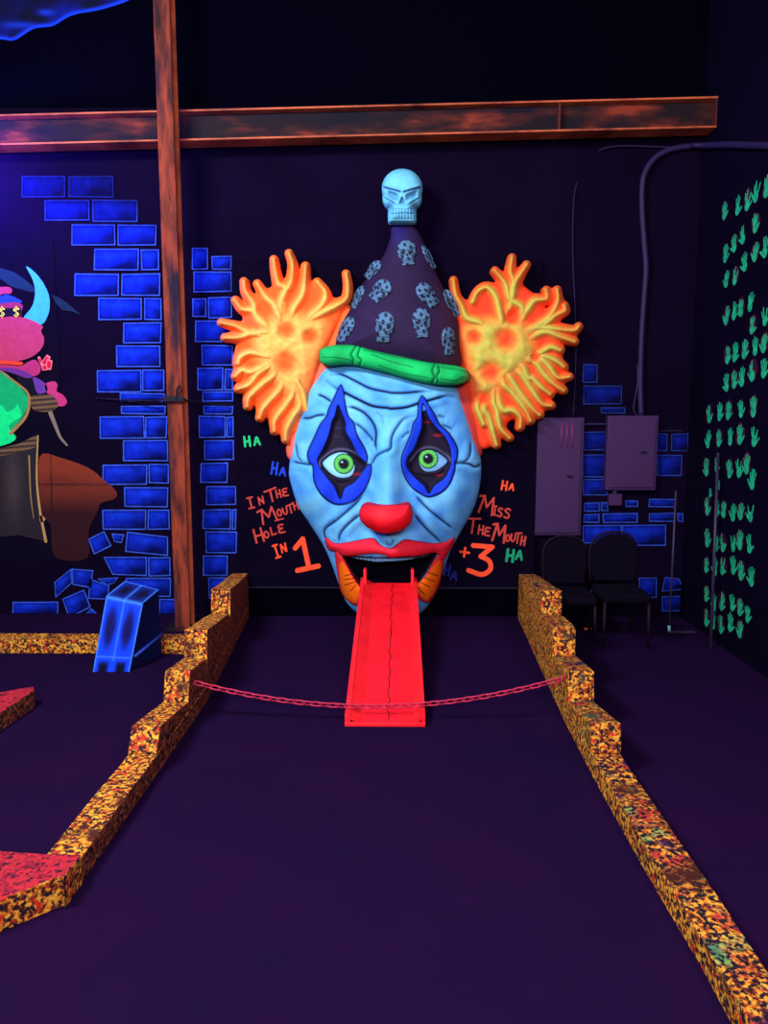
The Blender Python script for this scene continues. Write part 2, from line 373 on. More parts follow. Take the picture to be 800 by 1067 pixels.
mb = MB(); a = at(-60, 250, YW); b_ = at(73, 585, YW); mb.box((a[0], YW-.004, b_[2]), (b_[0], YW, a[2])); mb.build('panel', mat('mural_ground_paint', (.0050,.0030,.0125), 1, 0, var=.3, scale=3), mu)
Ym = YW-.0065
def mk(name, pts, c, lvl, **k): return flat(name, pts, c, Ym-.0012*lvl, mu, **k)
mk('painted_streak', zA([(-150,20),(0,50),(90,80),(180,150),(190,185),(60,150),(0,110),(-150,60)]), srgb(16,40,60), 1)
mk('painted_streak', zA([(288,198),(330,214),(375,245),(420,285),(458,314),(400,290),(350,285),(310,245)]), srgb(14,34,52), 1, smooth=False)
mk('painted_horn', zA([(145,40),(200,80),(250,150),(275,220),(270,300),(235,362),(180,350),(130,330),(180,260),(195,180),(180,110)]), srgb(58,168,232), 2)
mk('painted_ear', zA([(-60,160),(0,155),(50,155),(68,175),(55,192),(20,192),(0,200),(-60,210)]), PINK, 2)
mk('painted_forehead', zA([(-160,230),(0,235),(60,230),(122,252),(120,290),(105,330),(0,345),(-160,345)]), srgb(150,40,84), 3)
mk('painted_cap', zA([(-160,205),(0,205),(30,195),(90,215),(125,240),(60,240),(0,246),(-160,250)]), srgb(30,60,170), 4)
mk('painted_glasses', zA([(-160,275),(0,272),(60,272),(112,270),(112,318),(60,322),(0,335),(-160,335)]), srgb(20,12,40), 4)
for cx in (10, 90):
    zs = lambda L: [(x/5.338, 270+y/5.338) for x, y in L]
    stroke('painted_dollar_sign', zs([(cx+13,278),(cx,272),(cx-13,282),(cx,294),(cx+13,306),(cx,318),(cx-14,310)]), .85, srgb(250,225,90), Ym-.0012*6, mu)
    stroke('painted_dollar_sign', zs([(cx,264),(cx,326)]), .6, srgb(250,225,90), Ym-.0012*6, mu)
mk('painted_snout', zA([(-160,330),(0,325),(60,320),(130,325),(190,345),(237,375),(228,400),(245,440),(240,480),(210,520),(150,555),(60,570),(0,565),(-160,565)]), PINK, 5)
mk('painted_jaw', zA([(-160,585),(0,585),(110,595),(150,575),(195,560),(225,600),(215,640),(170,652),(100,630),(0,620),(-160,620)]), srgb(170,44,100), 4)
mk('painted_mouth', zA([(-160,565),(0,565),(110,570),(128,578),(110,590),(0,582),(-160,582)]), srgb(225,60,40), 6)
mk('painted_collar', zA([(-160,608),(0,606),(60,605),(130,620),(178,650),(150,662),(60,632),(0,622),(-160,625)]), srgb(100,40,125), 6)
mk('painted_shirt', zA([(-160,620),(0,620),(90,690),(150,760),(155,810),(125,880),(70,950),(90,1000),(0,1040),(-160,1040)]), srgb(12,160,100), 2)
mk('painted_shirt_fold', zA([(-100,800),(0,810),(40,850),(90,820),(95,800),(120,860),(110,880),(50,930),(85,1000),(0,1040),(-100,1040)]), srgb(14,215,125), 3)
stroke('painted_gold_trim', zA([(60,968),(140,880),(162,800),(150,740),(80,680),(0,622)]), 1.8, srgb(150,112,70), Ym-.0012*7, mu)
mk('painted_vest', zA([(105,640),(180,655),(195,745),(170,800),(160,745),(100,690)]), srgb(12,8,26), 3)
mk('painted_sleeve', zA([(185,655),(250,690),(262,735),(210,748),(192,700)]), srgb(96,50,140), 5)
mk('painted_hand', zA([(252,695),(300,680),(320,700),(315,735),(350,755),(372,790),(360,815),(320,815),(300,770),(262,745)]), srgb(180,50,105), 5)
def gcol(U, V): return mixc(col_of(U, srgb(112,84,58)), srgb(40,28,36), np.clip(.5+.5*np.sin(V*1.2+U*.1), 0, 1))
mk('painted_cuff', zA([(172,762),(280,755),(320,800),(310,835),(240,850),(180,832)]), srgb(110,84,58), 6, cf=gcol)
for q_, l_ in (([(208,545),(222,540),(246,600),(232,606)],6), ([(222,582),(262,530),(282,545),(250,600)],7), ([(262,552),(292,566),(284,617),(248,612)],8), ([(232,590),(262,586),(264,618),(234,619)],9)):
    cq = np.mean(q_, 0); mk('painted_card', zA(q_), srgb(236,110,120), l_, smooth=False); mk('painted_card_print', zA([tuple(cq+(np.array(p_)-cq)*.68) for p_ in q_]), srgb(190,20,56), l_+.5, smooth=False)
stroke('painted_stick', zA([(280,855),(310,930),(335,990),(372,1035)]), 2.2, srgb(120,105,96), Ym-.0012*6, mu)
def scol(U, V): return mixc(col_of(U, srgb(34,28,38)), srgb(66,54,58), gauss(U, V, 14, 505, 9, 35)*.7)
mk('painted_sack', zB([(-80,655),(0,655),(60,640),(125,605),(122,700),(130,820),(150,955),(60,935),(0,940),(-80,945)]), srgb(34,28,38), 7, cf=scol, smooth=False)
mk('painted_sack_hem', zB([(-80,655),(0,650),(60,636),(125,604),(122,645),(60,665),(0,676),(-80,680)]), srgb(122,92,60), 8, cf=gcol, smooth=False)
stroke('painted_gold_line', zB([(150,955),(130,850),(120,740),(124,610)]), 1.5, srgb(170,130,82), Ym-.0012*9, mu)
stroke('painted_gold_line', zB([(95,675),(100,800),(110,880)]), .9, srgb(140,108,70), Ym-.0012*9, mu)
mk('painted_gold_button', zB([(132,870),(148,880),(140,892),(130,888)]), srgb(170,130,82), 9)
def rcol(U, V):
    c = col_of(U, srgb(120,44,30)); c = mixc(c, srgb(26,8,22), np.clip(sstep(490, 545, V)+.5*np.exp(-((V-505)/1)**2)+.6*np.exp(-((U-53-(V-480)*.02)/.8)**2)+.25*gauss(U, V, 60, 500, 30, 8)+.5*(U < 54)*0, 0, .92)); return c
o = flat('rock_mural', zB([(128,680),(200,682),(290,715),(335,750),(379,790),(375,815),(330,830),(318,860),(290,920),(285,1010),(180,1005),(165,900),(128,860)]), srgb(120,44,30), YW-.0055, None, cf=rcol)
for v in o.data.vertices:
    pass
tag(o, 'rust brown rock painted on wall between cartoon mural and blue bricks', 'mural')

# ------------------------------------------------------------------ steel column and beam
YP = 5.55
pb = at(190, 640, YP); ptp = at(157, -40, YP)
xc = (at(168, 20, YP)[0]+at(189.5, 620, YP)[0])/2
col = empty('steel_column', (xc, YP+.08, 0), 'tall rust orange painted steel column rising from floor to ceiling', 'column')
hw = .056
mb = MB(); mb.box((xc-hw, YP, 0), (xc+hw, YP+.014, H)); mb.build('front_flange', M['rust'], col, .002)
mb = MB(); mb.box((xc-.006, YP+.014, 0), (xc+.006, YP+.086, H)); mb.build('web', M['rustb'], col)
mb = MB(); mb.box((xc-hw, YP+.086, 0), (xc+hw+.012, YP+.1, H)); mb.build('back_flange', M['rustedge'], col, .002)
mb = MB(); mb.box((xc-.12, YP-.04, 0), (xc+.12, YP+.2, .02)); mb.build('base_plate', M['rustb'], col, .002)
# beam
pL = at(-20, 140, 5.84); pR = at(744, 121, 5.84)
bm_ = empty('steel_beam', ((pL[0]+pR[0])/2, 5.84, (pL[2]+pR[2])/2), 'long rust painted horizontal steel beam crossing behind the column', 'beam')
def slopebox(x0, x1, y0, y1, dz0, dz1):
    z = lambda x: pL[2]+(pR[2]-pL[2])*(x-pL[0])/(pR[0]-pL[0])
    mb = MB(); mb.add([(x0,y0,z(x0)+dz0),(x1,y0,z(x1)+dz0),(x1,y1,z(x1)+dz0),(x0,y1,z(x0)+dz0),(x0,y0,z(x0)+dz1),(x1,y0,z(x1)+dz1),(x1,y1,z(x1)+dz1),(x0,y1,z(x0)+dz1)],
        [(0,3,2,1),(4,5,6,7),(0,1,5,4),(1,2,6,5),(2,3,7,6),(3,0,4,7)]); return mb
bx0, bx1 = XL, pR[0]
slopebox(bx0, bx1, 5.76, 5.92, .092, .104).build('top_flange', M['rustedge'], bm_)
slopebox(bx0, bx1, 5.76, 5.92, -.104, -.092).build('bottom_flange', M['rustedge'], bm_)
slopebox(bx0, bx1, 5.83, 5.85, -.092, .092).build('web', M['rustb'], bm_)
slopebox(bx1-.02, bx1, 5.765, 5.83, -.092, .092).build('end_plate', M['rustdull'], bm_)
xs = at(581, 130, 5.8)[0]; slopebox(xs, xs+.012, 5.775, 5.83, -.092, .092).build('stiffener', M['rustdull'], bm_)
for x in (-3.6, -.2, 1.9):
    slopebox(x, x+.05, 5.92, 6.0, -.05, .05).build('wall_bracket', M['rustdull'], bm_)
# strap and cable round the column
zc = at(190, 416, YP)[2]
mb = MB(); mb.tube([at(100, 415, 5.985), at(130, 417, 5.975), at(158, 418, 5.9), (xc-hw-.02, YP+.05, zc), (xc-hw-.008, YP-.01, zc+.005), (xc, YP-.014, zc+.01), (xc+hw+.006, YP-.008, zc), (xc+hw+.03, YP+.08, zc-.01), at(222, 421, 5.97), at(240, 422, 5.985)], .007, 8)
tag(mb.build('cable', M['strap']), 'black cable crossing the column at chest height above painted bricks', 'cable')
mb = MB(); mb.box((xc-hw-.022, YP-.032, zc-.018), (xc+hw+.014, YP-.026, zc+.022))
mb.tube([(xc+.02, YP-.03, zc), (xc+.03, YP-.034, zc+.07), (xc+.05, YP-.034, zc+.1)], .009)
tag(mb.build('strap', M['strap'], None, .002), 'black strap wrapped across the front of the rust column', 'strap')

# ------------------------------------------------------------------ sign board behind the clown
a = at(244, 300, YB); b_ = at(555.5, 612, YB)
sb = empty('sign_board', ((a[0]+b_[0])/2, YB, b_[2]), 'black sign board with hand painted scoring words behind the clown head', 'sign')
mb = MB(); mb.box((a[0], YB, b_[2]), (b_[0], YW, 2.75)); mb.build('panel', M['board'], sb, .004)
mb = MB(); mb.box((a[0]+.02, YB+.03, .0), (b_[0]-.02, YW, b_[2])); mb.build('plinth', M['walltop'], sb)
mb = MB(); mb.box((a[0], YB, b_[2]-.014), (b_[0], YB+.03, b_[2])); mb.build('bottom_ledge', mat('ledge_paint', (.012,.008,.026), .9, .1), sb)
G = {
 'I': [[(.25,0),(.8,0)],[(.5,0),(.5,1)],[(.2,1),(.8,1)]],
 'N': [[(.12,1),(.15,.05)],[(.15,.05),(.82,.95)],[(.82,.95),(.85,0)]],
 'T': [[(0,.12),(1,0)],[(.5,.06),(.5,1)]],
 'H': [[(.15,0),(.15,1)],[(.82,0),(.85,1)],[(.15,.52),(.85,.48)]],
 'E': [[(.85,.05),(.3,.05),(.12,.3),(.5,.48),(.15,.6),(.15,.9),(.9,.95)],[(.3,.48),(.7,.46)]],
 'M': [[(.02,1),(.16,0)],[(.16,0),(.5,.62)],[(.5,.62),(.84,0)],[(.84,0),(1,1)],[(-.15,.08),(.2,0)]],
 'O': [[(.5,.02),(.12,.3),(.15,.75),(.5,1),(.85,.75),(.85,.3),(.5,.02)]],
 'U': [[(.1,0),(.15,.7),(.5,1),(.85,.7),(.9,0)]],
 'L': [[(.2,0),(.2,.95)],[(.2,.95),(.9,.9)]],
 'S': [[(.85,.12),(.5,0),(.15,.25),(.8,.65),(.6,.98),(.1,.9)]],
 'A': [[(.05,1),(.5,0),(.95,1)],[(.2,.62),(.8,.6)]],
 '1': [[(.12,.25),(.55,.0)],[(.55,0),(.55,.98)],[(.0,1),(1,1)]],
 '3': [[(.05,.04),(.9,.0)],[(.9,.0),(.45,.38)],[(.45,.38),(.85,.5),(.95,.78),(.6,1),(.0,.92)]],
 '+': [[(.5,0),(.5,1)],[(0,.5),(1,.5)]],
 '-': [[(0,.5),(1,.5)]]}
def letters(name, items, c, wk=.085, label=None):
    segs = []
    for ch, u, v, h, asp, rot, lw in items:
        ca, sa = math.cos(math.radians(rot)), math.sin(math.radians(rot)); w = h*asp
        for st in G[ch]:
            P = np.array(st, float)
            if len(P) > 2: P = spl(P, 4)
            x = (P[:, 0]-.5)*w; y = (P[:, 1]-.5)*h
            segs.append((np.stack([u+x*ca-y*sa, v+x*sa+y*ca], 1), lw*1.13))
    al = np.concatenate([s for s, _ in segs]); bx = (al[:, 0].min()-4, al[:, 1].min()-4, al[:, 0].max()+4, al[:, 1].max()+4)
    def F(U, V):
        f = np.full(U.shape, -9.)
        for P, lw in segs:
            D, _ = dline(U, V, P); f = np.maximum(f, lw-D)
        return f
    o = relief(name, F, lambda U, V: U*0+.25, lambda U, V: col_of(U, c), bx, YB-.001, M['paint'], sb, .3, depth=.0012)
    if label: tag(o, label)
OR = srgb(242,78,44); OR2 = srgb(190,62,52); GR = srgb(28,190,112); GB = srgb(30,64,190); GRd = srgb(24,150,100)
letters('lettering', [('I',261,524,11,.9,-14,.8),('N',272,521.5,8,.8,-14,.75),('T',282.5,516,13,.95,-14,.85),('H',290,514.5,8,.7,-12,.75),('E',297,513,8,.8,-12,.75)], OR2, label='orange words IN THE')
letters('lettering', [('M',279.5,537,15,1.05,-16,.9),('O',291,534,7,.75,-14,.75),('U',297,532.5,7,.75,-14,.75),('T',302.5,530,9,.75,-14,.75),('H',308,527,8,.7,-14,.75),('-',291,541.5,9,1,-14,.6)], OR2, label='orange word MOUTH, underlined')
letters('lettering', [('H',269.5,558,14,.8,-14,.95),('O',277.5,557,7,.8,-14,.8),('L',284.5,553.5,8,.8,-14,.8),('E',293,551,9,.8,-14,.8)], OR2, label='orange word HOLE')
letters('lettering', [('I',288,574.5,13,.65,-18,.9),('N',295.5,571,9,.75,-14,.8)], OR, label='orange word IN')
letters('lettering', [('1',317.5,577,31,.72,-12,2.3)], OR, label='large orange numeral 1')
letters('lettering', [('H',257.5,460,10,.75,-6,1.0),('A',267.5,459.5,8,.8,-6,.9)], GR, label='green HA left of the clown')
letters('lettering', [('H',286,488,12,.6,8,1.0),('A',294.5,491.5,8,.8,6,.9)], GB, label='blue HA left of the clown')
letters('lettering', [('H',525.5,506,9,.75,10,.9),('A',533,507.5,6.5,.8,10,.8)], OR, label='orange HA right of the clown')
letters('lettering', [('M',507.5,526.5,18,.8,14,.95),('I',515.5,532,9,.5,8,.75),('S',521,534,9,.65,8,.8),('S',528.5,535,10,.7,8,.85)], OR2, label='orange word MISS')
letters('lettering', [('T',492.5,547.5,16,.85,8,.9),('H',501,552,9,.7,8,.8),('E',507.8,554,9,.75,8,.8)], OR2, label='dull orange word THE')
letters('lettering', [('M',520.5,555.5,18,.7,12,1.05),('O',529,560.5,7,.7,10,.8),('U',534.5,560.5,7.5,.7,10,.8),('T',539.5,560.5,11,.55,10,.8),('H',545,563.5,9,.6,10,.9)], OR2, label='orange word MOUTH on the right')
letters('lettering', [('+',484,575.5,9,1,8,1.1)], OR, label='orange plus sign')
letters('lettering', [('3',501.5,583.5,30,.78,8,2.2)], OR, label='large orange numeral 3')
letters('lettering', [('H',531.5,579,12,.75,8,1.25),('A',541,578.5,9,.75,8,1.0)], GRd, label='green HA right of the clown')
letters('lettering', [('H',466,594,11,.6,10,1.0),('A',473,600,9,.75,10,.9)], srgb(22,30,110), label='dim blue HA beside the chin')

# ------------------------------------------------------------------ clown head
YH = 5.90
ch = empty('clown_head', (at(403, 640, YH)[0], YB, at(403, 645, YH)[2]), 'giant light blue clown face with orange hair tufts, pointed hat and open mouth', 'clown head')
z1 = lambda L: [(295+x/7.273, 380+y/7.273) for x, y in L]
z2 = lambda L: [(395+x/7.273, 380+y/7.273) for x, y in L]
z3 = lambda L: [(290+x/3.636, 380+y/3.636) for x, y in L]
z5 = lambda L: [(320+x/4.444, 225+y/4.444) for x, y in L]
z6 = lambda L: [(325+x/5.0, 500+y/5.0) for x, y in L]
HEAD = spl([(336,384),(329,394),(321,406),(316,420),(310,438),(305,457),(302.5,476),(301,490),(302,500),(310,526),(320,542),(331,559),(341,577),(349,598),(356,617),(364,632),(380,644),(403,648),(426,645),(441,637),(452,621),(458,606),(469,575),(482,551),(495,526),(501,498),(500.4,476),(493.5,452),(486.6,429),(480,410),(474,398),(440,380),(400,370),(360,368)], 4, True)
MOUTH = spl(z6([(160,394),(210,398),(330,405),(470,405),(560,398),(648,378),(622,430),(580,500),(538,548),(500,575),(400,585),(300,580),(268,570),(232,532),(195,470)]), 4, True)
BLo = [spl([(355,400.6),(350,409.6),(346.6,417),(341.8,426.8),(340.4,433),(333.5,442),(328,454),(320.4,471),(322,482),(325.8,486),(327,501),(334,515),(345,524),(356,526),(369.8,521.6),(380.8,509),(386,495.5),(386.8,484.5),(381.7,484),(383,476),(379,465),(372,453),(368.6,440.5),(363,433.6),(359.6,420),(358,407.5)], 3, True),
       spl([(440,412),(435.6,421),(435,433.6),(430.8,440.5),(428,451.5),(422.5,465),(418.4,476),(418.6,487),(422,498),(430,509),(440,516),(448,518),(460.5,513),(468.8,503.8),(474,490),(474.4,483),(476.8,476),(476,465),(468,451.5),(458,442),(454,433.6),(448,424)], 3, True)]
BLi = [spl([(352,422),(349,433.6),(346,439),(342.5,454),(336,469),(330.8,479),(333,487),(341,498),(349,508),(354.6,520.5),(358.8,509),(369.8,502),(379,489),(381,483),(372,473.5),(366.5,461),(360,450),(359.6,440.5),(355.5,429.5)], 3, True),
       spl([(441,420.5),(439.7,432),(439.7,444.6),(436,457),(431.5,468),(424.6,477.7),(424.6,488),(433,498),(442.6,506.5),(447,514.5),(452,506.5),(463,498),(468.8,487),(470,480),(469,468),(463.8,455.7),(455.5,447),(450,440.5),(446,433.6)], 3, True)]
EYE = [spl([(336,482.5),(341,477),(348,472.8),(356,471.2),(365,473.3),(373,478.2),(380,483.8),(374,490.5),(366,496),(356,498),(347,495),(340,489)], 3, True),
       spl([(428,488),(431,481),(437,473),(444,469.6),(452,470),(460,474.5),(466,480.5),(460,487),(453,490.7),(445,491.5),(436,490)], 3, True)]
IR = [(358, 483.2, 10.6), (446, 477.8, 10.3)]
CR = [  # creases: points, width, strength
 (z1([(360,72),(440,75),(540,120),(660,180),(800,210)])+z2([(100,215),(200,215),(300,205),(400,198)]), .9, .85),
 (z1([(325,120),(410,185),(460,210),(560,260),(680,315),(800,330)])+z2([(90,335),(200,325),(300,295),(420,260),(500,238),(560,240)]), 1.0, .9),
 (z1([(260,225),(310,245),(370,285)]), .9, .8), (z1([(140,405),(200,405),(260,385),(330,380)]), .9, .8),
 (z1([(475,320),(540,328),(620,370),(680,440),(705,510),(700,600),(712,670)]), .9, .85),
 (z1([(530,435),(600,480),(660,545),(690,590)]), .8, .7),
 (z1([(610,745),(665,755),(700,700),(740,670),(800,645)])+z2([(60,655),(90,630),(95,560),(125,490),(190,410),(290,385)]), .8, .75),
 (z2([(170,560),(200,530),(235,510)]), .7, .5), (z2([(440,385),(500,400)]), .7, .5), (z2([(480,455),(560,490)]), .7, .6),
 (z2([(560,745),(640,740),(690,680),(692,560)]), .8, .7), (z2([(600,745),(680,752),(730,775),(775,745)]), .9, .8),
 (z1([(70,735),(150,750),(215,760)]), .8, .75), (z1([(95,590),(110,690),(150,745)]), .7, .6),
 (z3([(330,480),(290,530),(220,590),(180,620),(175,650),(195,680)]), .75, .8), (z3([(320,560),(270,600),(235,640),(228,675)]), .75, .8),
 (z3([(515,490),(560,540),(620,590),(668,628)]), .75, .8), (z3([(510,560),(540,600),(580,640),(625,680)]), .75, .8),
 (z6([(385,318),(405,340),(420,325),(425,305)]), .5, .6), (z3([(100,170),(80,205)]), .6, .2),
 (z1([(700,350),(750,400),(760,460)]), .6, .25), (z1([(640,755),(665,760),(672,700)]), .6, .4),
]
CRs = [(spl(p, 4), w*1.2, min(1, s*1.1)) for p, w, s in CR]
cache = {}
def creases(U, V):
    k = (U.shape, float(U.ravel()[0]), float(V.sum()))
    if k not in cache:
        g = np.zeros(U.shape); c = np.zeros(U.shape); bl = np.zeros(U.shape)
        for P, w, s in CRs:
            m = (U > P[:, 0].min()-14) & (U < P[:, 0].max()+14) & (V > P[:, 1].min()-14) & (V < P[:, 1].max()+14)
            if not m.any(): continue
            D, T = dline(U[m], V[m], P); tp = np.clip(np.minimum(T, 1-T)*7, .25, 1)
            g[m] = np.maximum(g[m], s*tp*np.exp(-(D/1.7)**2)); c[m] = np.maximum(c[m], s*tp*(1-sstep(w*.55, w*1.35, D)))
            bl[m] = np.maximum(bl[m], s*tp*np.exp(-((D-5)/3.6)**2))
        cache[k] = (g, c, bl)
    return cache[k]
def face_h(U, V, cr=True):
    d = np.clip(inpoly(U, V, HEAD), 0, None)
    h = 40*np.sqrt(1-(1-np.clip(d/74, 0, 1))**2)
    t = np.clip((V-440)/85, 0, 1.12); w = 9+9*t; ridge = np.exp(-((U-404)/w)**2)*(5+20*t)*sstep(425, 460, V)*(1-sstep(535, 556, V))
    h = h+ridge
    h += 6*gauss(U, V, 372, 452, 13, 20)+6*gauss(U, V, 421, 452, 12, 20)
    h += 6*gauss(U, V, 330, 520, 16, 24)+7*gauss(U, V, 474, 515, 15, 24)
    h += 9*gauss(U, V, 403, 572, 46, 15)
    h += 5*gauss(U, V, 360, 545, 12, 24)+5*gauss(U, V, 446, 545, 12, 24)
    for P in BLi:
        f = inpoly(U, V, P); h -= 7*sstep(-2, 5, f)
    if cr:
        g, c, b = creases(U, V); h = h-2.3*g+1.3*b
    return h
SK = srgb(100,188,246); SKD = srgb(8,10,44)
def face_c(U, V):
    c = col_of(U, SK)
    n = np.sin(U*.19+2*np.sin(V*.07))*np.sin(V*.15+1.3*np.sin(U*.09))
    c = mixc(c, srgb(68,150,234), np.clip(.35+.5*n, 0, 1))
    c = mixc(c, srgb(126,208,240), .5*np.clip(np.sin(U*.07+1)*np.sin(V*.11+U*.03), 0, 1))
    c = mixc(c, srgb(96,190,238), .55*gauss(U, V, 402, 490, 14, 40)+.4*gauss(U, V, 335, 440, 20, 30))
    g, k, b = creases(U, V); c = mixc(c, srgb(52,104,190), .55*np.clip(g, 0, 1)); c = mixc(c, SKD, k)
    for P in BLo: c = mixc(c, SKD, np.exp(-(inpoly(U, V, P)/.8)**2))
    f = inpoly(U, V, MOUTH); c = mixc(c, (.004,.003,.01), 1-sstep(-1.2, -.3, -np.abs(f)*0-(f < 0)*np.abs(f)*-1*-1) if False else (f > -.9).astype(float))
    return c
bx = (298, 366, 504, 651)
relief('face', lambda U, V: np.minimum(inpoly(U, V, HEAD), -inpoly(U, V, MOUTH)), face_h, face_c, bx, YH, M['skin'], ch, .5, yback=YB)
# mouth interior, dark box with open front
mo = MB(); p = at(366, 572, 5.7); q = at(440, 618, 5.7)
# eye paint, sockets and eyes
BLU = srgb(16,52,206)
for i in range(2):
    def Fr(U, V, i=i): return inpoly(U, V, BLo[i])
    def Hr(U, V, i=i):
        f = np.clip(Fr(U, V), 0, 4); fo = inpoly(U, V, BLi[i])
        return face_h(U, V, False)+.8+np.minimum(f, 2)*.7-3.2*sstep(-.2, 1.2, fo)
    def Cr(U, V, i=i):
        c = mixc(col_of(U, BLU), srgb(24,66,226), .5+.5*np.sin(U*.2+V*.12)); c = mixc(c, SKD, 1-sstep(.5, 1.2, inpoly(U, V, BLo[i])))
        return mixc(c, SKD, 1-sstep(.0, .8, -inpoly(U, V, BLi[i])))
    P = BLo[i]; b = (P[:, 0].min()-1, P[:, 1].min()-1, P[:, 0].max()+1, P[:, 1].max()+1)
    tag(relief('eye_makeup', Fr, Hr, Cr, b, YH, M['skin'], ch, .4, depth=.03), 'bright blue painted ring around the eye')
    def Cs(U, V, i=i):
        c = col_of(U, (.012,.008,.026)); e = inpoly(U, V, EYE[i])
        up = (V < IR[i][1]+3)
        c = mixc(c, srgb(86,84,120), .75*np.exp(-((e+3.2)/1.3)**2)*up*sstep(-30, 6, IR[i][0]+4-U if i == 0 else U-IR[i][0]+14))
        c = mixc(c, srgb(190,30,50), .8*gauss(U, V, 457.5, 453.5, 5, 1.2)+.7*gauss(U, V, 445, 440, 3.5, .8)+.6*gauss(U, V, 457, 495, 4, .9) if i else .5*gauss(U, V, 373, 494, 5, 1.4))
        return mixc(c, srgb(60,70,150), .35*gauss(U, V, 352, 446, 6, .5)+.35*gauss(U, V, 350, 455, 4, .5) if i == 0 else U*0)
    tag(relief('eye_socket', lambda U, V, i=i: inpoly(U, V, BLi[i])+.8, lambda U, V, i=i: face_h(U, V, False)+.5+2*np.exp(-((inpoly(U, V, EYE[i])+2.5)/1.6)**2), Cs, b, YH, M['skin'], ch, .45, depth=.02), 'black painted diamond around the eye')
    iu, iv, ir = IR[i]
    def He(U, V, i=i):
        base = face_h(U, V, False)*0+float(face_h(np.array([[IR[i][0]]], float), np.array([[IR[i][1]]], float), False)[0, 0])
        r = np.hypot(U-IR[i][0], (V-IR[i][1]))/28; return base-2+9*np.sqrt(np.clip(1-r*r, 0.05, 1))-4.5
    def Ce(U, V, i=i):
        c = col_of(U, srgb(150,226,246) if i == 0 else srgb(120,176,225)); e = inpoly(U, V, EYE[i])
        c = mixc(c, srgb(70,130,190), np.exp(-e/1.2)*.8); return c
    P = EYE[i]; b = (P[:, 0].min()-1, P[:, 1].min()-1, P[:, 0].max()+1, P[:, 1].max()+1)
    eb = relief('eyeball', lambda U, V, i=i: inpoly(U, V, EYE[i]), He, Ce, b, YH, M['skin'], ch, .35, depth=.03)
    def Ci(U, V, i=i):
        r = np.hypot(U-IR[i][0], V-IR[i][1]); a = np.arctan2(V-IR[i][1], U-IR[i][0])
        c = col_of(U, srgb(70,190,84)); c = mixc(c, srgb(160,232,104), .7*np.exp(-((r-7.2)/1.2)**2)*(np.sin(a*16)*.5+.5)); c = mixc(c, srgb(30,120,60), np.exp(-((r-5.6)/.8)**2)*.6)
        return mixc(c, SKD, sstep(IR[i][2]-1.3, IR[i][2]-.3, r))
    # iris on a disc shared with the eyeball's curve
    relief('iris', lambda U, V, i=i: np.minimum(IR[i][2]-np.hypot(U-IR[i][0], V-IR[i][1]), inpoly(U, V, EYE[i])+.3), lambda U, V: He(U, V)+.5, Ci, (iu-12, iv-12, iu+12, iv+12), YH, M['skin'], eb, .3, depth=.003)
    def Cp(U, V, i=i):
        c = col_of(U, (.006,.005,.014)); return c
    relief('pupil', lambda U, V, i=i: 5.0-np.hypot(U-IR[i][0], V-IR[i][1]), lambda U, V: He(U, V)+.9, Cp, (iu-6, iv-6, iu+6, iv+6), YH, M['skin'], eb, .3, depth=.003)
    relief('highlight_dot', lambda U, V, i=i: 1.3-np.hypot(U-IR[i][0]+1.8, (V-IR[i][1]+1.8)*1.2), lambda U, V: He(U, V)+1.15, lambda U, V: col_of(U, srgb(150,190,235)), (iu-5, iv-5, iu+2, iv+2), YH, M['skin'], eb, .3, depth=.003)
# nose
NO = spl(z6([(290,128),(340,131),(400,130),(460,131),(503,128),(520,150),(525,195),(500,240),(440,270),(370,277),(300,255),(255,215),(245,170),(262,138)]), 4, True)
def Hn(U, V):
    d = np.clip(inpoly(U, V, NO), 0, 15)/15; base = 84.
    return base-16+22*np.sqrt(1-(1-d)**2)
def Cn(U, V):
    d = inpoly(U, V, NO); c = mixc(col_of(U, srgb(250,24,42)), srgb(255,58,66), .6*gauss(U, V, 398, 534, 10, 8)); return mixc(c, srgb(120,10,40), .6*np.exp(-d/.8))
tag(relief('nose', lambda U, V: inpoly(U, V, NO), Hn, Cn, (370, 520, 434, 560), YH, M['skin'], ch, .4, depth=.16), 'round red nose')
# lips
LIP = spl(z6([(66,318),(75,300),(120,330),(180,325),(260,310),(320,303),(360,340),(410,355),(440,335),(485,310),(560,320),(640,330),(700,320),(742,298),(738,335),(715,375),(688,420),(668,412),(642,380),(560,396),(470,400),(410,405),(370,390),(300,385),(210,397),(160,396),(130,376),(85,365)]), 3, True)
def lipc(U, V):
    d = inpoly(U, V, LIP); c = mixc(col_of(U, srgb(238,34,58)), srgb(255,60,80), .5*gauss(U, V, 403, 574, 30, 5)); return mixc(c, srgb(60,6,40), np.exp(-np.clip(d, 0, 9)/.55)*.9)
relief('upper_lip', lambda U, V: inpoly(U, V, LIP), lambda U, V: face_h(U, V, False)+1+6*np.sqrt(1-(1-np.clip(inpoly(U, V, LIP)/8, 0, 1))**2), lipc, (336, 557, 476, 588), YH, M['skin'], ch, .4, depth=.07)
LR = [spl(z6([(118,368),(150,392),(172,425),(196,472),(236,538),(268,572),(300,585),(300,640),(228,655),(176,622),(146,570),(130,480)]), 4, True),
      spl(z6([(690,395),(650,400),(622,440),(585,505),(538,548),(520,580),(560,625),(612,640),(655,570),(676,500)]), 4, True)]
LO = [spl(z6([(142,448),(162,428),(190,476),(232,542),(262,574),(248,600),(228,640),(205,632),(170,606),(150,555)]), 3, True),
      spl(z6([(668,420),(640,440),(592,505),(545,548),(537,570),(568,604),(602,626),(645,568),(670,490)]), 3, True)]
LN = [[z6([(170,500),(205,492)]), z6([(172,548),(235,528)]), z6([(200,580),(228,548)]), z6([(165,520),(225,512)])], [z6([(560,530),(615,560)]), z6([(575,505),(640,530)]), z6([(548,560),(590,600)]), z6([(600,480),(655,500)])]]
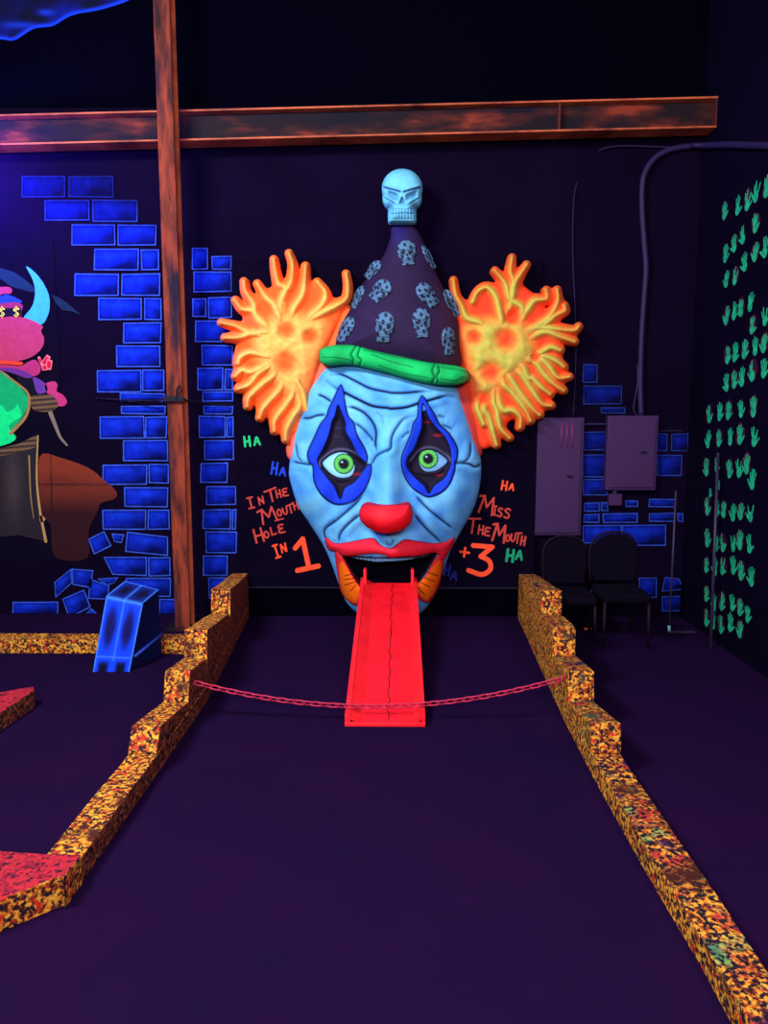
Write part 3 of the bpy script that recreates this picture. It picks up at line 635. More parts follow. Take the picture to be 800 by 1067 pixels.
for i in range(2):
    def Cl(U, V, i=i):
        f = inpoly(U, V, LO[i]); c = mixc(col_of(U, srgb(236,40,48)), srgb(255,108,8), sstep(-1.2, 1.2, f))
        d = inpoly(U, V, LR[i]); c = mixc(c, srgb(120,12,40), np.exp(-np.clip(d, 0, 9)/.6)*.8)
        for L_ in LN[i]:
            D, _ = dline(U, V, np.array(L_)); c = mixc(c, srgb(70,14,20), 1-sstep(.25, .75, D))
        return c
    P = LR[i]; b = (P[:, 0].min()-1, P[:, 1].min()-1, P[:, 0].max()+1, P[:, 1].max()+1)
    tag(relief('lower_lip', lambda U, V, i=i: inpoly(U, V, LR[i]), lambda U, V, i=i: face_h(U, V, False)+.8+3.5*np.sqrt(1-(1-np.clip(inpoly(U, V, LR[i])/8, 0, 1))**2), Cl, b, YH, M['skin'], ch, .4, depth=.08), 'orange corner of the mouth with red edge')
# teeth, one worn band under the lip
TB = spl(z6([(185,392),(260,388),(330,396),(410,402),(480,398),(560,394),(628,384),(600,396),(540,408),(470,420),(380,425),(330,426),(270,417),(215,406)]), 4, True)
tag(relief('upper_teeth', lambda U, V: inpoly(U, V, TB), lambda U, V: 36-.012*(U-404)**2*.9+1.5*np.sin(U*.75)**2, lambda U, V: mixc(col_of(U, srgb(120,190,240)), srgb(60,110,180), .35*np.sin(U*.75)**8), (358, 574, 456, 588), YH, M['skin'], ch, .4, depth=.03), 'pale blue band of upper teeth')
# hair backing between the face and the tufts
HBL = spl([(364,318),(354,326),(341,352),(329,378),(314,420),(300,459),(298,467),(300.5,478),(312,480),(330,440),(350,400),(380,380),(392,350)], 4, True)
HBR = spl([(470,318),(477.5,335),(484,372),(490,395),(496,425),(501,452),(503,466),(500,476),(485,470),(470,430),(450,400),(440,350)], 4, True)
for P0, nm, ln, cc1, cc2 in ((HBL, 'left', [(354,326),(329,378),(300,461)], srgb(250,104,50), srgb(240,118,118)), (HBR, 'right', [(477.5,335),(489,395),(494,420),(502,462)], srgb(196,62,42), srgb(150,44,60))):
    lnp = np.array(ln, float)
    def Ch(U, V, lnp=lnp, cc1=cc1, cc2=cc2):
        c = mixc(col_of(U, cc1), cc2, .7*np.exp(-np.abs(inpoly(U, V, HEAD))/2.5)); D, _ = dline(U, V, lnp); return mixc(c, (.01,.004,.01), 1-sstep(.3, .9, D))
    b = (P0[:, 0].min()-1, P0[:, 1].min()-1, P0[:, 0].max()+1, P0[:, 1].max()+1)
    relief('hair_base', lambda U, V, P0=P0: inpoly(U, V, P0), lambda U, V, P0=P0: 11*np.sqrt(1-(1-np.clip(inpoly(U, V, P0)/12, 0, 1))**2), Ch, b, YH, M['hairp'], ch, .5, yback=YB)
# hair tufts
ua = lambda L: [(225+x/5.517, 255+y/5.517) for x, y in L]; la = lambda L: [(225+x/5.517, 355+y/5.517) for x, y in L]
ub = lambda L: [(465+x/5.517, 255+y/5.517) for x, y in L]; lb = lambda L: [(465+x/5.517, 355+y/5.517) for x, y in L]
TL = [ua([(30,448),(120,470),(200,510),(290,500)]), ua([(50,535),(130,532),(220,505)]), ua([(110,320),(150,370),(210,380),(250,440)]), ua([(160,212),(170,270),(215,340),(225,400),(290,470)]),
 ua([(238,225),(285,300),(335,350),(360,410)]), ua([(332,85),(340,150),(360,225),(400,250),(380,320)]), ua([(420,50),(440,120),(428,220),(395,270),(370,350)]), ua([(515,122),(510,200),(495,290),(440,380)]),
 ua([(585,215),(630,280),(605,350),(540,410)]), ua([(748,168),(758,240),(748,310),(700,345),(610,390),(540,430)]),
 la([(125,130),(140,95),(200,68),(300,90)]), la([(110,205),(150,168),(200,180),(290,140)]), la([(125,278),(190,252),(240,190),(300,150)]), la([(180,378),(190,325),(260,255),(330,200)]),
 la([(250,445),(270,390),(330,320),(370,270)]), la([(335,520),(340,455),(400,370),(440,300)]), la([(400,570),(405,510),(445,430),(480,370)]), la([(520,400),(500,300),(470,240)])]
BPL = spl([(258,345),(262,325),(280,308),(300,302),(325,302),(345,318),(351,328),(340,352),(329,378),(315,420),(306,448),(292,438),(272,420),(256,398),(250,372)], 4, True)
COREL = spl([(264,350),(275,338),(292,325),(320,328),(338,334),(342,345),(330,372),(318,405),(308,420),(290,402),(272,385),(264,368)], 4, True)
DML = [(298.4,343.8,11),(323.8,351,10),(297.5,378.6,15)]
TR = [ub([(42,205),(55,290),(88,350),(120,420),(200,450)]), ub([(150,330),(180,270),(235,245),(285,300),(305,380),(320,450)]), ub([(280,150),(340,225),(365,310),(440,370)]), ub([(378,75),(368,150),(385,210),(378,300)]),
 ub([(462,115),(425,170),(390,230)]), ub([(575,262),(575,310),(510,320),(465,375)]), ub([(638,260),(640,330),(590,420),(520,470)]), ub([(680,352),(680,380),(630,405),(560,460)]), ub([(762,470),(740,490),(690,490),(600,480),(490,480)]),
 ub([(738,558),(660,530),(560,500)]), lb([(655,55),(600,38),(550,65),(500,100)]), lb([(678,150),(630,115),(560,90),(500,110)]), lb([(708,208),(640,212),(585,140),(520,90)]), lb([(675,288),(620,250),(560,190),(500,110)]),
 lb([(598,308),(540,262),(500,220),(470,210),(440,150)]), lb([(605,375),(550,362),(490,280),(430,190)]), lb([(538,428),(500,395),(430,310),(370,220)]), lb([(485,462),(450,390),(380,300),(330,250)]),
 lb([(425,500),(425,440),(380,400),(330,400),(300,340)]), lb([(365,560),(310,500),(290,400),(270,340)]), lb([(290,600),(268,520),(245,440),(215,380)]), lb([(215,480),(190,420),(180,370)])]
BPR = spl([(478,335),(490,325),(505,308),(525,300),(545,305),(562,325),(574,345),(578,370),(570,392),(555,412),(535,428),(515,444),(505,462),(500,440),(494,415),(486,378)], 4, True)
CORER = spl([(482,345),(495,335),(515,330),(540,332),(552,345),(558,368),(545,385),(530,395),(512,412),(503,430),(495,405),(487,375)], 4, True)
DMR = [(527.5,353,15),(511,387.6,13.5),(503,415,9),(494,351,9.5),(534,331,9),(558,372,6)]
WEB = 9.0
def tuft(fingers, body, core, dim, cy, co, edgecol, lab):
    cc_ = np.mean(core, 0)
    Fs = [spl(list(f)+[tuple(np.array(f[-1])*.6+cc_*.4)], 4) for f in fingers]
    memo = {}
    def comp(U, V):
        k = (U.shape, float(V.sum()))
        if k in memo: return memo[k]
        acc = np.zeros(U.shape); rid = np.zeros(U.shape); K = 2.1
        for P in Fs:
            m = (U > P[:, 0].min()-18) & (U < P[:, 0].max()+18) & (V > P[:, 1].min()-18) & (V < P[:, 1].max()+18)
            D, T = dline(U[m], V[m], P); r = 4.7+1.7*np.minimum(T*2.2, 1)
            acc[m] += np.exp(np.clip((r-D)/K, -20, 8)); g = np.exp(-(D/(3.7+1.5*T))**2.2)*(1-.6*sstep(.7, 1, T)); rid[m] = np.maximum(rid[m], g)
        bd = inpoly(U, V, body); kd = inpoly(U, V, core)
        acc += np.exp(np.clip((bd+6.0)/2.1, -20, 8))
        f = K*np.log(acc+1e-9)
        dm = np.zeros(U.shape)
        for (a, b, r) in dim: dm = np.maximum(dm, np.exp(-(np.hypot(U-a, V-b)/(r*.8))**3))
        memo[k] = (f, rid, bd, kd, dm); return memo[k]
    def F(U, V): return comp(U, V)[0]
    def Hh(U, V):
        f, rid, bd, kd, dm = comp(U, V); e = np.clip(f, 0, 7)/7
        core_ = sstep(-12, 16, kd); lumps = .5+.5*np.sin(U*.33+1.5*np.sin(V*.21))*np.sin(V*.29+1.2*np.sin(U*.19))
        return 3+7*np.sqrt(1-(1-e)**2)+7.5*np.maximum(rid, core_*(.72+.2*lumps))+4*core_-6.5*dm
    def Cc(U, V):
        f, rid, bd, kd, dm = comp(U, V)
        n = .5+.5*np.sin(U*.5+2*np.sin(V*.31))*np.sin(V*.43+1.5*np.sin(U*.27))
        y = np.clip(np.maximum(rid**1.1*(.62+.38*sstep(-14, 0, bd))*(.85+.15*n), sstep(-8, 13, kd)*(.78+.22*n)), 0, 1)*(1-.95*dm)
        c = mixc(col_of(U, co), edgecol, .4*(1-sstep(0, 3, f))); return mixc(c, cy, y)
    al = np.concatenate(Fs+[body]); b = (al[:, 0].min()-12, al[:, 1].min()-12, al[:, 0].max()+12, al[:, 1].max()+12)
    return tag(relief('hair_tuft', F, Hh, Cc, b, YH+.0, M['hairp'], ch, .5, yback=YB), lab)
tuft(TL, BPL, COREL, DML, srgb(238,188,92), srgb(255,88,28), srgb(250,120,50), 'orange and yellow wavy hair tuft on the left')
tuft(TR, BPR, CORER, DMR, srgb(184,188,78), srgb(250,62,30), srgb(240,80,36), 'red and yellow green wavy hair tuft on the right')
# hat
HAT = spl(z5([(395,50),(385,100),(360,170),(320,230),(275,290),(240,340),(205,420),(165,490),(135,570),(140,640),(250,680),(450,730),(650,740),(712,700),(705,600),(700,490),(660,390),(620,310),(580,220),(545,130),(505,60),(470,44)]), 4, True)
def hat_h(U, V):
    d = np.clip(inpoly(U, V, HAT), 0, None); wd = 12+58*np.clip((V-235)/130, 0, 1)
    return 10+.62*wd*np.sqrt(1-(1-np.clip(d/wd, 0, 1))**2)
def hat_c(U, V):
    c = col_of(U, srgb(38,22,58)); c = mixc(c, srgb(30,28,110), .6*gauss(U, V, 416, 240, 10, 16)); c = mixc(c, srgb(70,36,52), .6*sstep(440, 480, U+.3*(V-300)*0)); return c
hat = relief('hat', lambda U, V: inpoly(U, V, HAT), hat_h, hat_c, (346, 232, 484, 394), YH, M['skin'], ch, .6, yback=YB)
tag(hat, 'dark purple pointed hat')
BR = spl(z5([(55,650),(60,620),(110,600),(210,597),(300,620),(420,645),(560,675),(700,695),(748,720),(752,755),(705,780),(600,782),(480,760),(330,718),(200,690),(100,692),(62,678)]), 4, True)
BRL = [z5([(225,605),(205,640),(215,670),(205,690)]), z5([(245,610),(235,650),(250,670),(240,695)]), z5([(590,682),(580,720),(590,750),(575,775)]), z5([(605,690),(612,720),(600,745),(605,770)]), z5([(265,620),(400,650),(570,680)]), z5([(70,655),(130,655),(205,668)]), z5([(300,640),(380,672),(490,700)]), z5([(620,755),(690,762),(720,745)]), z5([(610,700),(700,712),(740,725)]), z5([(330,690),(430,725),(560,750)])]
BRLs = [spl(p, 4) for p in BRL]
def brc(U, V):
    c = mixc(col_of(U, srgb(14,172,84)), srgb(20,200,98), .5+.5*np.sin(U*.12)); c = mixc(c, srgb(120,130,70), sstep(480, 489, U)*.8)
    for k, P in enumerate(BRLs):
        D, T = dline(U, V, P); c = mixc(c, srgb(4,50,34), (1-sstep(.3, .9, D))*(.9 if k < 4 else .6))
    return mixc(c, srgb(6,60,40), .7*np.exp(-np.clip(inpoly(U, V, BR), 0, 9)/.7))
def brh(U, V):
    d = np.clip(inpoly(U, V, BR), 0, 10); h = 34+12*np.sqrt(1-(1-d/10)**2)-14*sstep(60, 88, np.abs(U-410))
    for P in BRLs[:4]:
        D, _ = dline(U, V, P); h = h-1.8*np.exp(-(D/1.5)**2)
    return h
tag(relief('hat_brim', lambda U, V: inpoly(U, V, BR), brh, brc, (330, 357, 491, 403), YH, M['skin'], ch, .5, yback=YB), 'bright green rolled brim')
# skull shapes
def skF(x, y):
    cr = (1-np.sqrt((x/1.0)**2+((y-.38)/.97)**2)); ck = (1-np.sqrt((x/.97)**2+((y+.10)/.74)**2))*.8
    jw = .14-np.hypot(np.maximum(np.abs(x)-.56, 0), np.maximum(np.abs(y+.72)-.48, 0))
    jw = np.where(jw > .139, .14+.0*x+np.minimum(.56-np.abs(x), .48-np.abs(y+.72))*.8, jw)
    return np.maximum(np.maximum(cr, ck), jw)
def skfeat(x, y):
    ax = np.abs(x)
    yr = y-(ax-.45)*.35
    sock = np.exp(-((ax-.45)/.26)**4-((yr-.02)/.17)**4)
    brow = np.exp(-((y-.22-(ax-.1)*.28)/.07)**2)*sstep(.02, .12, ax)*(1-sstep(.85, .98, ax))
    nose = np.exp(-((x)/(.13-.10*np.clip((y+.3)/.35, -.5, .8)))**4-((y+.22)/.17)**4)
    cheek = np.exp(-((y+.28-(.5-ax)*-.6)/.06)**2)*sstep(.3, .42, ax)*(1-sstep(.8, .95, ax))
    hollow = np.exp(-((ax-.62)/.16)**2-((y+.55)/.25)**2)
    tx = (np.abs(np.mod(x*6.5+.5, 1)-.5)); teeth = (np.exp(-(tx/.13)**2))*sstep(-1.16, -1.08, y)*(1-sstep(-.62, -.55, y))*(ax < .55)
    tl = (np.exp(-((y+.84)/.035)**2)+np.exp(-((y+1.10)/.03)**2)*.5+np.exp(-((y+.60)/.03)**2)*.4)*(ax < .58)
    return sock, brow, nose, cheek, hollow, np.clip(teeth+tl, 0, 1)
def skH(x, y):
    s, b, n, c, h, t = skfeat(x, y); f = np.clip(skF(x, y), 0, 1)
    return .85*np.sqrt(1-(1-np.clip(f/.75, 0, 1))**2)-.22*s-.06*b-.17*n-.06*c-.14*h-.05*t+.08*np.exp(-((y-.3-(np.abs(x)-.1)*.28)/.09)**2)*(np.abs(x) < .9)
def skC(x, y, base, dark):
    s, b, n, c, h, t = skfeat(x, y); k = col_of(x, base)
    for a, w in ((s, .5), (b, .9), (n, .75), (c, .75), (h, .5), (t, .6)): k = mixc(k, dark, np.clip(a*w, 0, 1))
    return k
ku, kv, ks = 419, 204.5, 21.3
def kx(U, V): return (U-ku)/ks, (kv-V)/ks
tag(relief('skull', lambda U, V: skF(*kx(U, V))*ks, lambda U, V: 16+skH(*kx(U, V))*ks, lambda U, V: skC(*kx(U, V), srgb(108,196,228), srgb(30,70,120)), (396, 172, 442, 236), YH, M['skin'], ch, .35, dome=lambda U, V: .03+.085*np.sqrt(np.clip(skF(*kx(U, V))*1.6, 0, 1))), 'pale blue skull on the tip of the hat')
ORN = [(462,170,44,54,-8),(340,345,40,52,42),(555,365,38,58,-38),(358,515,44,66,6),(530,495,42,64,-3),(655,580,32,60,-4),(305,248,24,46,40),(235,375,20,52,25),(178,525,30,58,28),(562,190,16,56,-28),(668,402,22,62,-26)]
for (x, y, w, h, rt) in ORN:
    cu, cv = 320+x/4.444, 225+y/4.444; sw = w/4.444*1.02; sh = h/4.444/1.22; a = math.radians(rt)
    def kk(U, V, cu=cu, cv=cv, sw=sw, sh=sh, a=a):
        dx, dy = U-cu, cv-V; X = dx*math.cos(a)+dy*-math.sin(a); Y = dx*math.sin(a)+dy*math.cos(a); return X/sw, Y/sh
    base_c = srgb(84,120,156)
    def oc(U, V, kk=kk):
        X, Y = kk(U, V); s, b, n, c, hh, t = skfeat(X*1.0, Y); k = col_of(U, srgb(82,120,152))
        for q, wgt in ((s, 1.), (b, .9), (n, 1.), (c, .9), (hh, .9), (t, .8)): k = mixc(k, srgb(20,14,36), np.clip(q*wgt, 0, 1))
        k = mixc(k, srgb(24,18,44), .9*(np.sin(X*7+Y*3+cu)*np.sin(Y*6-X*2+cv) > .35))
        return mixc(k, srgb(20,14,36), .6*(1-sstep(0, .15, skF(X, Y))))
    R_ = max(sw, sh*1.4)+2
    relief('skull_ornament', lambda U, V, kk=kk, sw=sw: skF(*kk(U, V))*sw, lambda U, V, kk=kk: hat_h(U, V)+.6+3.6*np.clip(skH(*kk(U, V)), 0, 1), oc, (cu-R_, cv-R_, cu+R_, cv+R_), YH, M['skin'], hat, .35, depth=.03)

# ------------------------------------------------------------------ red tongue ramp
fb = fl(401, 757); ft = at(405, 609, 5.72)
rp = empty('tongue_ramp', (float((fb[0]+ft[0])/2), fb[1], 0), 'red tongue ramp running from the floor up into the clown mouth', 'ramp')
def rline(t, z=0): return np.array([fb[0]+(ft[0]-fb[0])*t, fb[1]+(ft[1]-fb[1])*t, fb[2]+(ft[2]-fb[2])*t+z])
W0 = .5*(fl(443, 757)[0]-fl(359, 757)[0]); W1 = .5*(at(434, 609, 5.72)[0]-at(376, 609, 5.72)[0])
def prof(t, xs, z):
    w = W0+(W1-W0)*t; p = rline(t, z); return (p[0]+xs*w, p[1], p[2])
NT = 24
def strip(pa, pb, name, m, thick=.012, t0=0, t1=1):
    mb = MB(); vs = []
    for i in range(NT+1):
        t = t0+(t1-t0)*i/NT
        a = prof(t, *pa(t)); b = prof(t, *pb(t)); vs += [a, b, (b[0], b[1], max(.001, b[2]-thick)), (a[0], a[1], max(.001, a[2]-thick))]
    fs = []
    for i in range(NT):
        k = i*4; fs += [(k, k+4, k+5, k+1), (k+1, k+5, k+6, k+2), (k+2, k+6, k+7, k+3), (k+3, k+7, k+4, k)]
    fs += [(0, 1, 2, 3), (NT*4+3, NT*4+2, NT*4+1, NT*4)]
    mb.add(vs, fs); return mb.build(name, m, rp)
strip(lambda t: (-.55, .012), lambda t: (.74, .012), 'deck', M['red'])
strip(lambda t: (-.86, .050), lambda t: (-.55, .012), 'side_slope', M['redside'])
strip(lambda t: (.74, .012), lambda t: (.90, .050), 'side_slope', M['redside'])
for s_ in (-1, 1):
    mb = MB(); vs = []
    for i in range(NT+1):
        t = i/NT; a = prof(t, s_*1.0, .056); b = prof(t, s_*(.86 if s_ < 0 else .90), .056)
        vs += [a, b, (b[0], b[1], max(0.0, b[2]-.06)), (a[0], a[1], 0)]
    fs = []
    for i in range(NT):
        k = i*4; fs += [(k, k+4, k+5, k+1), (k+1, k+5, k+6, k+2), (k+2, k+6, k+7, k+3), (k+3, k+7, k+4, k)]
    fs += [(0, 1, 2, 3), (NT*4+3, NT*4+2, NT*4+1, NT*4)]
    mb.add(vs, fs); mb.build('side_rail', M['redside'], rp, .002)
    p = prof(.955, s_*.84, .03); mb = MB(); mb.box((p[0]-.011, p[1]-.02, p[2]), (p[0]+.011, p[1]+.06, p[2]+.12)); mb.build('rail_fin', M['redside'], rp, .004)
CP = [(.02+random.uniform(-.02,.02)+.028*math.sin(k*1.9)+.06*(k/38)-.03, k/38) for k in range(39)]
mb = MB(); vs = []
for xo, t in CP:
    for dx in (-.011, .011): vs.append(prof(t*.97+.02, xo+dx+.08, .0145))
mb.add(vs, [(2*i, 2*i+1, 2*i+3, 2*i+2) for i in range(len(CP)-1)]); tag(mb.build('centre_crack', M['black'], rp), 'jagged black line down the middle')
mb = MB(); a = prof(0, -1, 0); b = prof(0, 1, 0); mb.box((a[0], a[1]-.006, 0), (b[0], a[1]+.01, .022)); mb.build('front_lip', M['redside'], rp, .003)

# ------------------------------------------------------------------ stepped stone kerbs
def kerb_wall(name, foot, steps, end, side, label, mside, mtop, near_mats):
    """foot: inner foot pixels far->near; steps: (u, vtop, vbottom) of inner front corners far->near"""
    FP = np.array([fl(u, v)[:2] for u, v in foot])           # far->near
    FP = FP[np.argsort(-FP[:, 1])]
    def xin(Y): return float(np.interp(Y, FP[::-1, 1], FP[::-1, 0]))
    Yfar = YB-.02; Ynear = FP[-1, 1]; w = .13*side
    root = empty(name, (xin(Ynear), Ynear, 0), label, 'kerb wall')
    def hit(u, v):      # point where the pixel ray meets the wall's inner side
        lo = 1.5; best = None
        for Y in np.linspace(1.6, 6.3, 950):
            p = at(u, v, Y); d = p[0]-xin(Y)
            if best is None or abs(d) < best[0]: best = (abs(d), Y, p[2])
        return best[1], best[2]
    pts = []
    for (u, vt, vb) in steps:
        Yt, zt = hit(u, vt); pts.append((Yt, zt)); print(name, 'step', round(Yt, 2), round(float(zt), 3), round(hit(u, vb)[1].item(), 3))
    return root, xin, w, pts, Yfar, Ynear
def sect_block(name, root, xin, w, prof_, z0, mats, n=1, bev=.006, mend=None):
    """prof_: list of (Y, z) top outline from far to near"""
    mb = MB(); vs = []; 
    P = []
    for i in range(len(prof_)-1):
        (ya, za), (yb, zb) = prof_[i], prof_[i+1]; k = max(1, int(abs(ya-yb)/.22))
        for j in range(k): t = j/k; P.append((ya+(yb-ya)*t, za+(zb-za)*t))
    P.append(prof_[-1])
    for i, (y, z) in enumerate(P):
        x = xin(y)
        j = (random.uniform(-.006,.006) if 0 < i < len(P)-1 else 0)
        vs += [(x, y, z0), (x, y, z+j), (x+w, y, z+j), (x+w, y, z0)]
    fs = []; ms = []
    for i in range(len(P)-1):
        k = i*4
        for f, m in (((k, k+4, k+5, k+1), 0), ((k+1, k+5, k+6, k+2), 1), ((k+2, k+6, k+7, k+3), 0), ((k+3, k+7, k+4, k), 0)): fs.append(f); ms.append(m)
    ms[-3] = 2 if len(prof_) == 3 else ms[-3]
    fs += [(0, 1, 2, 3)]; ms.append(2); e = (len(P)-1)*4; fs += [(e+3, e+2, e+1, e)]; ms.append(2)
    mb.add(vs, fs); mb.m = ms
    o = mb.build(name, mats, root, bev); return o
def make_kerb(name, foot, steps, side, label, mats, zl, near=None):
    root, xin, w, pts, Yfar, Ynear = kerb_wall(name, foot, steps, None, side, label, None, None, None)
    Ynear = near or Ynear
    prof_base = [(Yfar, zl), (Ynear, zl)]
    sect_block('base_kerb', root, xin, w, prof_base, 0, mats)
    Yb, zb = Yfar, .36
    zs = [zb]+[p[1] for p in pts]
    prevY = Yfar
    for i, (y, z) in enumerate(pts):
        z = float(z)
        zback = .355 if i == 0 else max(zl+.05, float(pts[i-1][1])-.155)
        nexty = y-.03                                       # front face leans towards the viewer
        o = sect_block('step_block', root, xin, w, [(prevY, zback), (y, z), (y-(.028 if side > 0 else .06), zl+.012)], zl+.001, mats, bev=.007)
        prevY = y-.028 if i else y-.028
        # keep next block's back inside contact
        prevY = y-(.018 if side > 0 else .05)
    return root, xin, w
footR = [(533,630),(588.5,754),(621,817),(675,915),(728,1005),(761,1067),(800,1135),(860,1250)]
stepR = [(564,615,642),(576,654,683),(592,700,731),(616,752,791)]
M3 = [M['kerb'], M['kerb'], M['kerb']]
make_kerb('stepped_kerb', footR, stepR, 1, 'right stepped kerb wall speckled gold and orange, edging the lane', [M['kerb'], M['kerb2'], M['kerb']], .095)
footL = [(264,634),(216,732),(151,826),(86,920),(70,946)]
stepL = [(240,614,640),(216,655,685),(198,699,734),(167,756,796)]
rootL, xinL, wL = make_kerb('stepped_kerb', footL, stepL, -1, 'left stepped kerb wall speckled gold with shade painted on its sides, edging the lane', [M['kerbdark'], M['kerb'], M['kerb']], .092, float(fl(82, 889, .11)[1]))
# side kerbs on the left
def poly_kerb(name, P, h, mats, label):
    c = np.mean(P, 0); mb = MB(); mb.prism([(x, y, 0) for x, y in P], [(x, y, h) for x, y in P], 0, 1)
    o = mb.build(name, mats, None, .006); return tag(o, label, 'kerb')
e = fl(70, 946); f_ = fl(0, 972); g_ = fl(-110, 1012)
t1 = fl(82, 889, .11); t2 = fl(0, 886, .11); t3 = fl(-110, 884, .11); tn = fl(64, 912, .11)
poly_kerb('corner_kerb', [(e[0]-.004, e[1]-.012), (tn[0], tn[1]-.0), (f_[0], f_[1]), (g_[0], g_[1]), (t3[0], t3[1]), (t2[0], t2[1]), (xinL(e[1])-.13, t1[1]-.004), (xinL(e[1])-.001, t1[1]-.004)][::-1], .11, [M['kerb'], M['kerbred']], 'red topped kerb block in the bottom left corner of the view')
a = fl(37, 737); b_ = fl(0, 763); c_ = fl(-90, 825); d_ = fl(-90, 728, .1); e_ = fl(0, 721, .1); g_ = fl(35, 715, .1)
poly_kerb('side_kerb', [(a[0], a[1]), (b_[0], b_[1]), (c_[0], c_[1]), (d_[0], d_[1]), (e_[0], e_[1]), (g_[0], g_[1])][::-1], .1, [M['kerbdark'], M['kerbred']], 'short red topped kerb end at the left edge above the corner block')
a = fl(0, 681); mb = MB()
yb_ = float(a[1]); xr = min(xinL(yb_), xinL(yb_+.16))-.135
poly_kerb('back_kerb', [(XL, yb_), (xr, yb_), (xr, yb_+.16), (XL, yb_+.16)], .095, [M['kerb'], M['kerb']], 'long low gold speckled kerb in front of the brick mural')

# ------------------------------------------------------------------ blue foam block
def b8(u, v, Y): return at(u, v, Y)
f0 = fl(97, 700); f1 = fl(135, 700); Yf = float(f0[1])
f0[2] = f1[2] = 0
def onplane(u, v, a, b, c):
    n = np.cross(b-a, c-a); d = ray(u, v); return CAM+d*((a-CAM)@n)/(d@n)
tl = at(111, 621, Yf+.12); tr = onplane(149, 629, f0, f1, tl)
bl_ = at(130, 606, Yf+.31); br_ = onplane(165.5, 615, tl, tr, bl_)
g0 = np.array([bl_[0]+.01, bl_[1]+.03, 0]); g1 = onplane(167, 655, f1, tr, br_); g1 = np.array([br_[0]+.0, br_[1]+.03, 0])
bb = empty('foam_block', ((f0[0]+g1[0])/2, (f0[1]+g1[1])/2, 0), 'blue painted sloping block with dark ovals standing by the left kerb', 'block')
mb = MB(); V8 = [f0, f1, tr, tl, bl_, br_, g1, g0]
mb.add(V8, [(0,1,2,3),(3,2,5,4),(4,5,6,7),(1,6,5,2),(0,3,4,7),(0,7,6,1)])
NB, ND = srgb(14,62,240), srgb(14,8,60)
mbm = mat('deep_blue_block_paint', srgb(8,14,70), .8, .1, var=.4, scale=6)
mb.build('body', mbm, bb, .01)
def facepaint(name, q, fn, off):
    q = [np.array(x, float) for x in q]; nrm = np.cross(q[1]-q[0], q[3]-q[0]); nrm /= np.linalg.norm(nrm)
    if nrm @ (CAM-q[0]) < 0: nrm = -nrm
    n = 70; s, t = np.meshgrid(np.linspace(0, 1, n+1), np.linspace(0, 1, n+1))
    P = q[0]*((1-s)*(1-t))[..., None]+q[1]*(s*(1-t))[..., None]+q[2]*(s*t)[..., None]+q[3]*((1-s)*t)[..., None]+nrm*off
    c = fn(s, t); i = (np.arange(n)[:, None]*(n+1)+np.arange(n)[None]).ravel()
    me = bpy.data.meshes.new(name); me.from_pydata(P.reshape(-1, 3).tolist(), [], np.stack([i, i+1, i+n+2, i+n+1], 1).tolist())
    ca = me.color_attributes.new('Col', 'FLOAT_COLOR', 'POINT'); ca.data.foreach_set('color', np.concatenate([c.reshape(-1, 3), np.ones(((n+1)**2, 1))], 1).astype('f').ravel())
    return link(name, me, M['paint'], bb)
def fr(s, t):       # t 0 bottom, 1 top
    c = col_of(s, NB); 
    for cx in (.25, .73):
        c = mixc(c, ND, np.exp(-(((s-cx)/.17)**2+((t-.60)/.31)**2)**2.4)*.95)
        c = mixc(c, srgb(4,4,26), np.exp(-(((s-cx)/.15)**6+((t-.02)/.13)**6)))
    e = np.minimum(np.minimum(s, 1-s), 1-t); c = mixc(c, srgb(70,140,255), np.exp(-(e/.03)**2)*.8+np.exp(-((s-.5)/.025)**2)*.4*(t > .15)); c = mixc(c, srgb(60,120,250), .6*np.exp(-((t-.2)/.012)**2)); return c
facepaint('front_face', [f0, f1, tr, tl], fr, .004)
def tp(s, t):
    c = col_of(s, srgb(10,30,120)); 
    for cx in (.27, .75): c = mixc(c, srgb(8,8,44), np.exp(-(((s-cx)/.16)**2+((t-.5)/.33)**2)**2))
    e = np.minimum(np.minimum(s, 1-s), np.minimum(t, 1-t)); return mixc(c, srgb(60,130,250), np.exp(-(e/.035)**2)*.8+np.exp(-((s-.5)/.03)**2)*.5)
facepaint('top_face', [tl, tr, br_, bl_], tp, .004)
mb = MB(); mb.tube([f1*.78+tr*.22+np.array([.012,0,0]), (f1*.78+tr*.22)*.0+np.array([g1[0]+.012, g1[1]-.03, .16])], .01); mb.build('side_strap', mat('strap_blue', srgb(24,52,150), .7, .2), bb)

# ------------------------------------------------------------------ chain between the kerbs
ca_, cb_ = at(201, 711, 4.02), at(582, 707, 4.12)
# find depth at which both ends touch the kerb walls
def near_x(u, v, xf):
    best = None
    for Y in np.linspace(2.5, 5.8, 660):
        p = at(u, v, Y); d = abs(p[0]-xf(Y))
        if best is None or d < best[0]: best = (d, Y)
    return best[1]
FPR = np.array([fl(u, v)[:2] for u, v in footR]); xinR = lambda Y: float(np.interp(Y, FPR[::-1, 1], FPR[::-1, 0]))
Yl = near_x(203, 712, xinL); Yr = near_x(576, 709, xinR)
Yl = 3.86; Yr = 3.86
ca_ = at(203, 711, Yl); ca_[0] = xinL(Yl); cb_ = at(584, 706, Yr); cb_[0] = xinR(Yr)
mid = at(400, 736, 3.86); sag = (ca_[2]+cb_[2])/2-mid[2]
print('chain', ca_, cb_, sag)
def cpt(t): p = ca_+(cb_-ca_)*t; return Vector((float(p[0]), float(p[1]), float(p[2]-4*sag*t*(1-t))))
chn = empty('plastic_chain', cpt(0), 'pink plastic chain hanging across the lane between the two kerb walls', 'chain')
NL = 44; link_me = None
